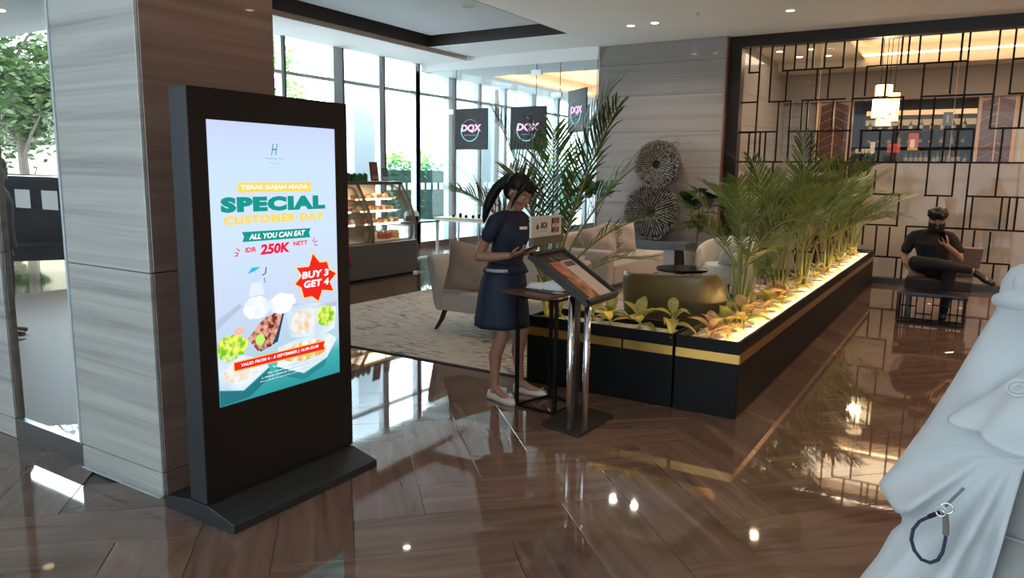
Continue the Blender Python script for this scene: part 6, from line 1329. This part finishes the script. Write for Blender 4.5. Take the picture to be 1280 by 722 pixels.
b.chain([(-.13, -.04, 1.27), (-.14, -.15, 1.06), (.0, -.28, .98)], [.045, .037, .026]); hand(b, (.0, -.28, .98), (.9, -.25, -.1), (0, .3, -1), 1, .95, .6); b.chain([(.17, .03, 1.28), (.22, .0, 1.03), (.14, -.22, .97)], [.045, .037, .026]); hand(b, (.14, -.22, .97), (.1, -1, 0), (0, 0, -1), -1, .95, .6); b.ell((0, .03, .85), (.13, .1, .12))
for s_ in (-1, 1): b.chain([(s_ * .08, .03, .85), (s_ * .09, .02, .48), (s_ * .09, .03, .09)], [.085, .055, .035]); b.chain([(s_ * .09, .03, .055), (s_ * .09, -.11, .03)], [.035, .028])
remeshed(b, 'body', M_skin2, wc_, .009, 4); face_parts(wc_, m5)
hh_ = MB(); r5 = m5.to_3x3().normalized(); hh_.ell(m5 @ Vector((-.02, 0, .05)), (.105, .09, .09), r5); hh_.ell(m5 @ Vector((-.05, 0, 0)), (.075, .084, .09), r5); remeshed(hh_, 'hair', M_hair, wc_, .008, 2)
def slv2(u, v):
    p = Vector((.14 + .06 * v, .02 - .2 * v * v, 1.31 - .30 * v)); a = 2 * PI * u; return p + Vector(((.08 + .05 * v) * math.cos(a), (.07 + .04 * v) * math.sin(a), .02 * v * math.sin(3 * a)))
MB().grid(slv2, 40, 20).build('sleeve', M_coat, wc_, world=False, smooth=True, solid=.006)
def fy_(x, z): return min(coat_pt(-PI * i / 90, z).y for i in range(91) if abs(coat_pt(-PI * i / 90, z).x - x) < .02)
for r_ in (.024, .013): MB().tube([(-.316 + r_ * math.cos(a), -.300 + .004 * math.cos(a), 1.108 + r_ * .8 * math.sin(a)) for a in [2 * PI * i / 20 for i in range(20)]], .0045, 8, closed=True).build('eyelet', M_coat, wc_, world=False, smooth=True)
yy0 = min(fy_(x, z) for x in (-.40, -.44, -.47) for z in (.60, .66, .74)) - .012
P2 = lambda x, z, o=0: Vector((x, yy0 - o, z))
MB().tube([P2(-.400, .800), P2(-.418, .772, .003), P2(-.436, .742, .004)], .004, 8).build('strap', plain('grey strap', (.16, .18, .2), .6), wc_, world=False)
rgp = MB().tube([(-.432 + .015 * math.cos(a), yy0 - .006, .738 + .014 * math.sin(a)) for a in [2 * PI * i / 20 for i in range(20)]], .0026, 8, closed=True); rgp.tube([(-.445 + .012 * math.cos(a), yy0 - .006 + .008 * math.sin(a), .727 + .012 * math.sin(a)) for a in [2 * PI * i / 16 for i in range(16)]], .0024, 7, closed=True); rgp.build('metal_ring', M_chrome, wc_, world=False, smooth=True)
loop = [P2(-.447, .720), P2(-.468, .704), P2(-.492, .682), P2(-.505, .655), P2(-.507, .625), P2(-.497, .596), P2(-.478, .575), P2(-.457, .572), P2(-.440, .585), P2(-.431, .61), P2(-.428, .645), P2(-.428, .668)]
MB().tube(loop, .0048, 8).build('cord_loop', plain('navy braided cord', (.02, .03, .07), .7, noise=.9, nscale=150), wc_, world=False, smooth=True)
MB().tube([P2(-.428, .662), P2(-.430, .69), P2(-.436, .722)], .008, 8).build('cord_sleeve', plain('taupe cord end', (.20, .16, .14), .6), wc_, world=False); MB().tube([P2(-.449, .719), P2(-.472, .701)], .0065, 8).build('cord_end', M_blkcl, wc_, world=False)
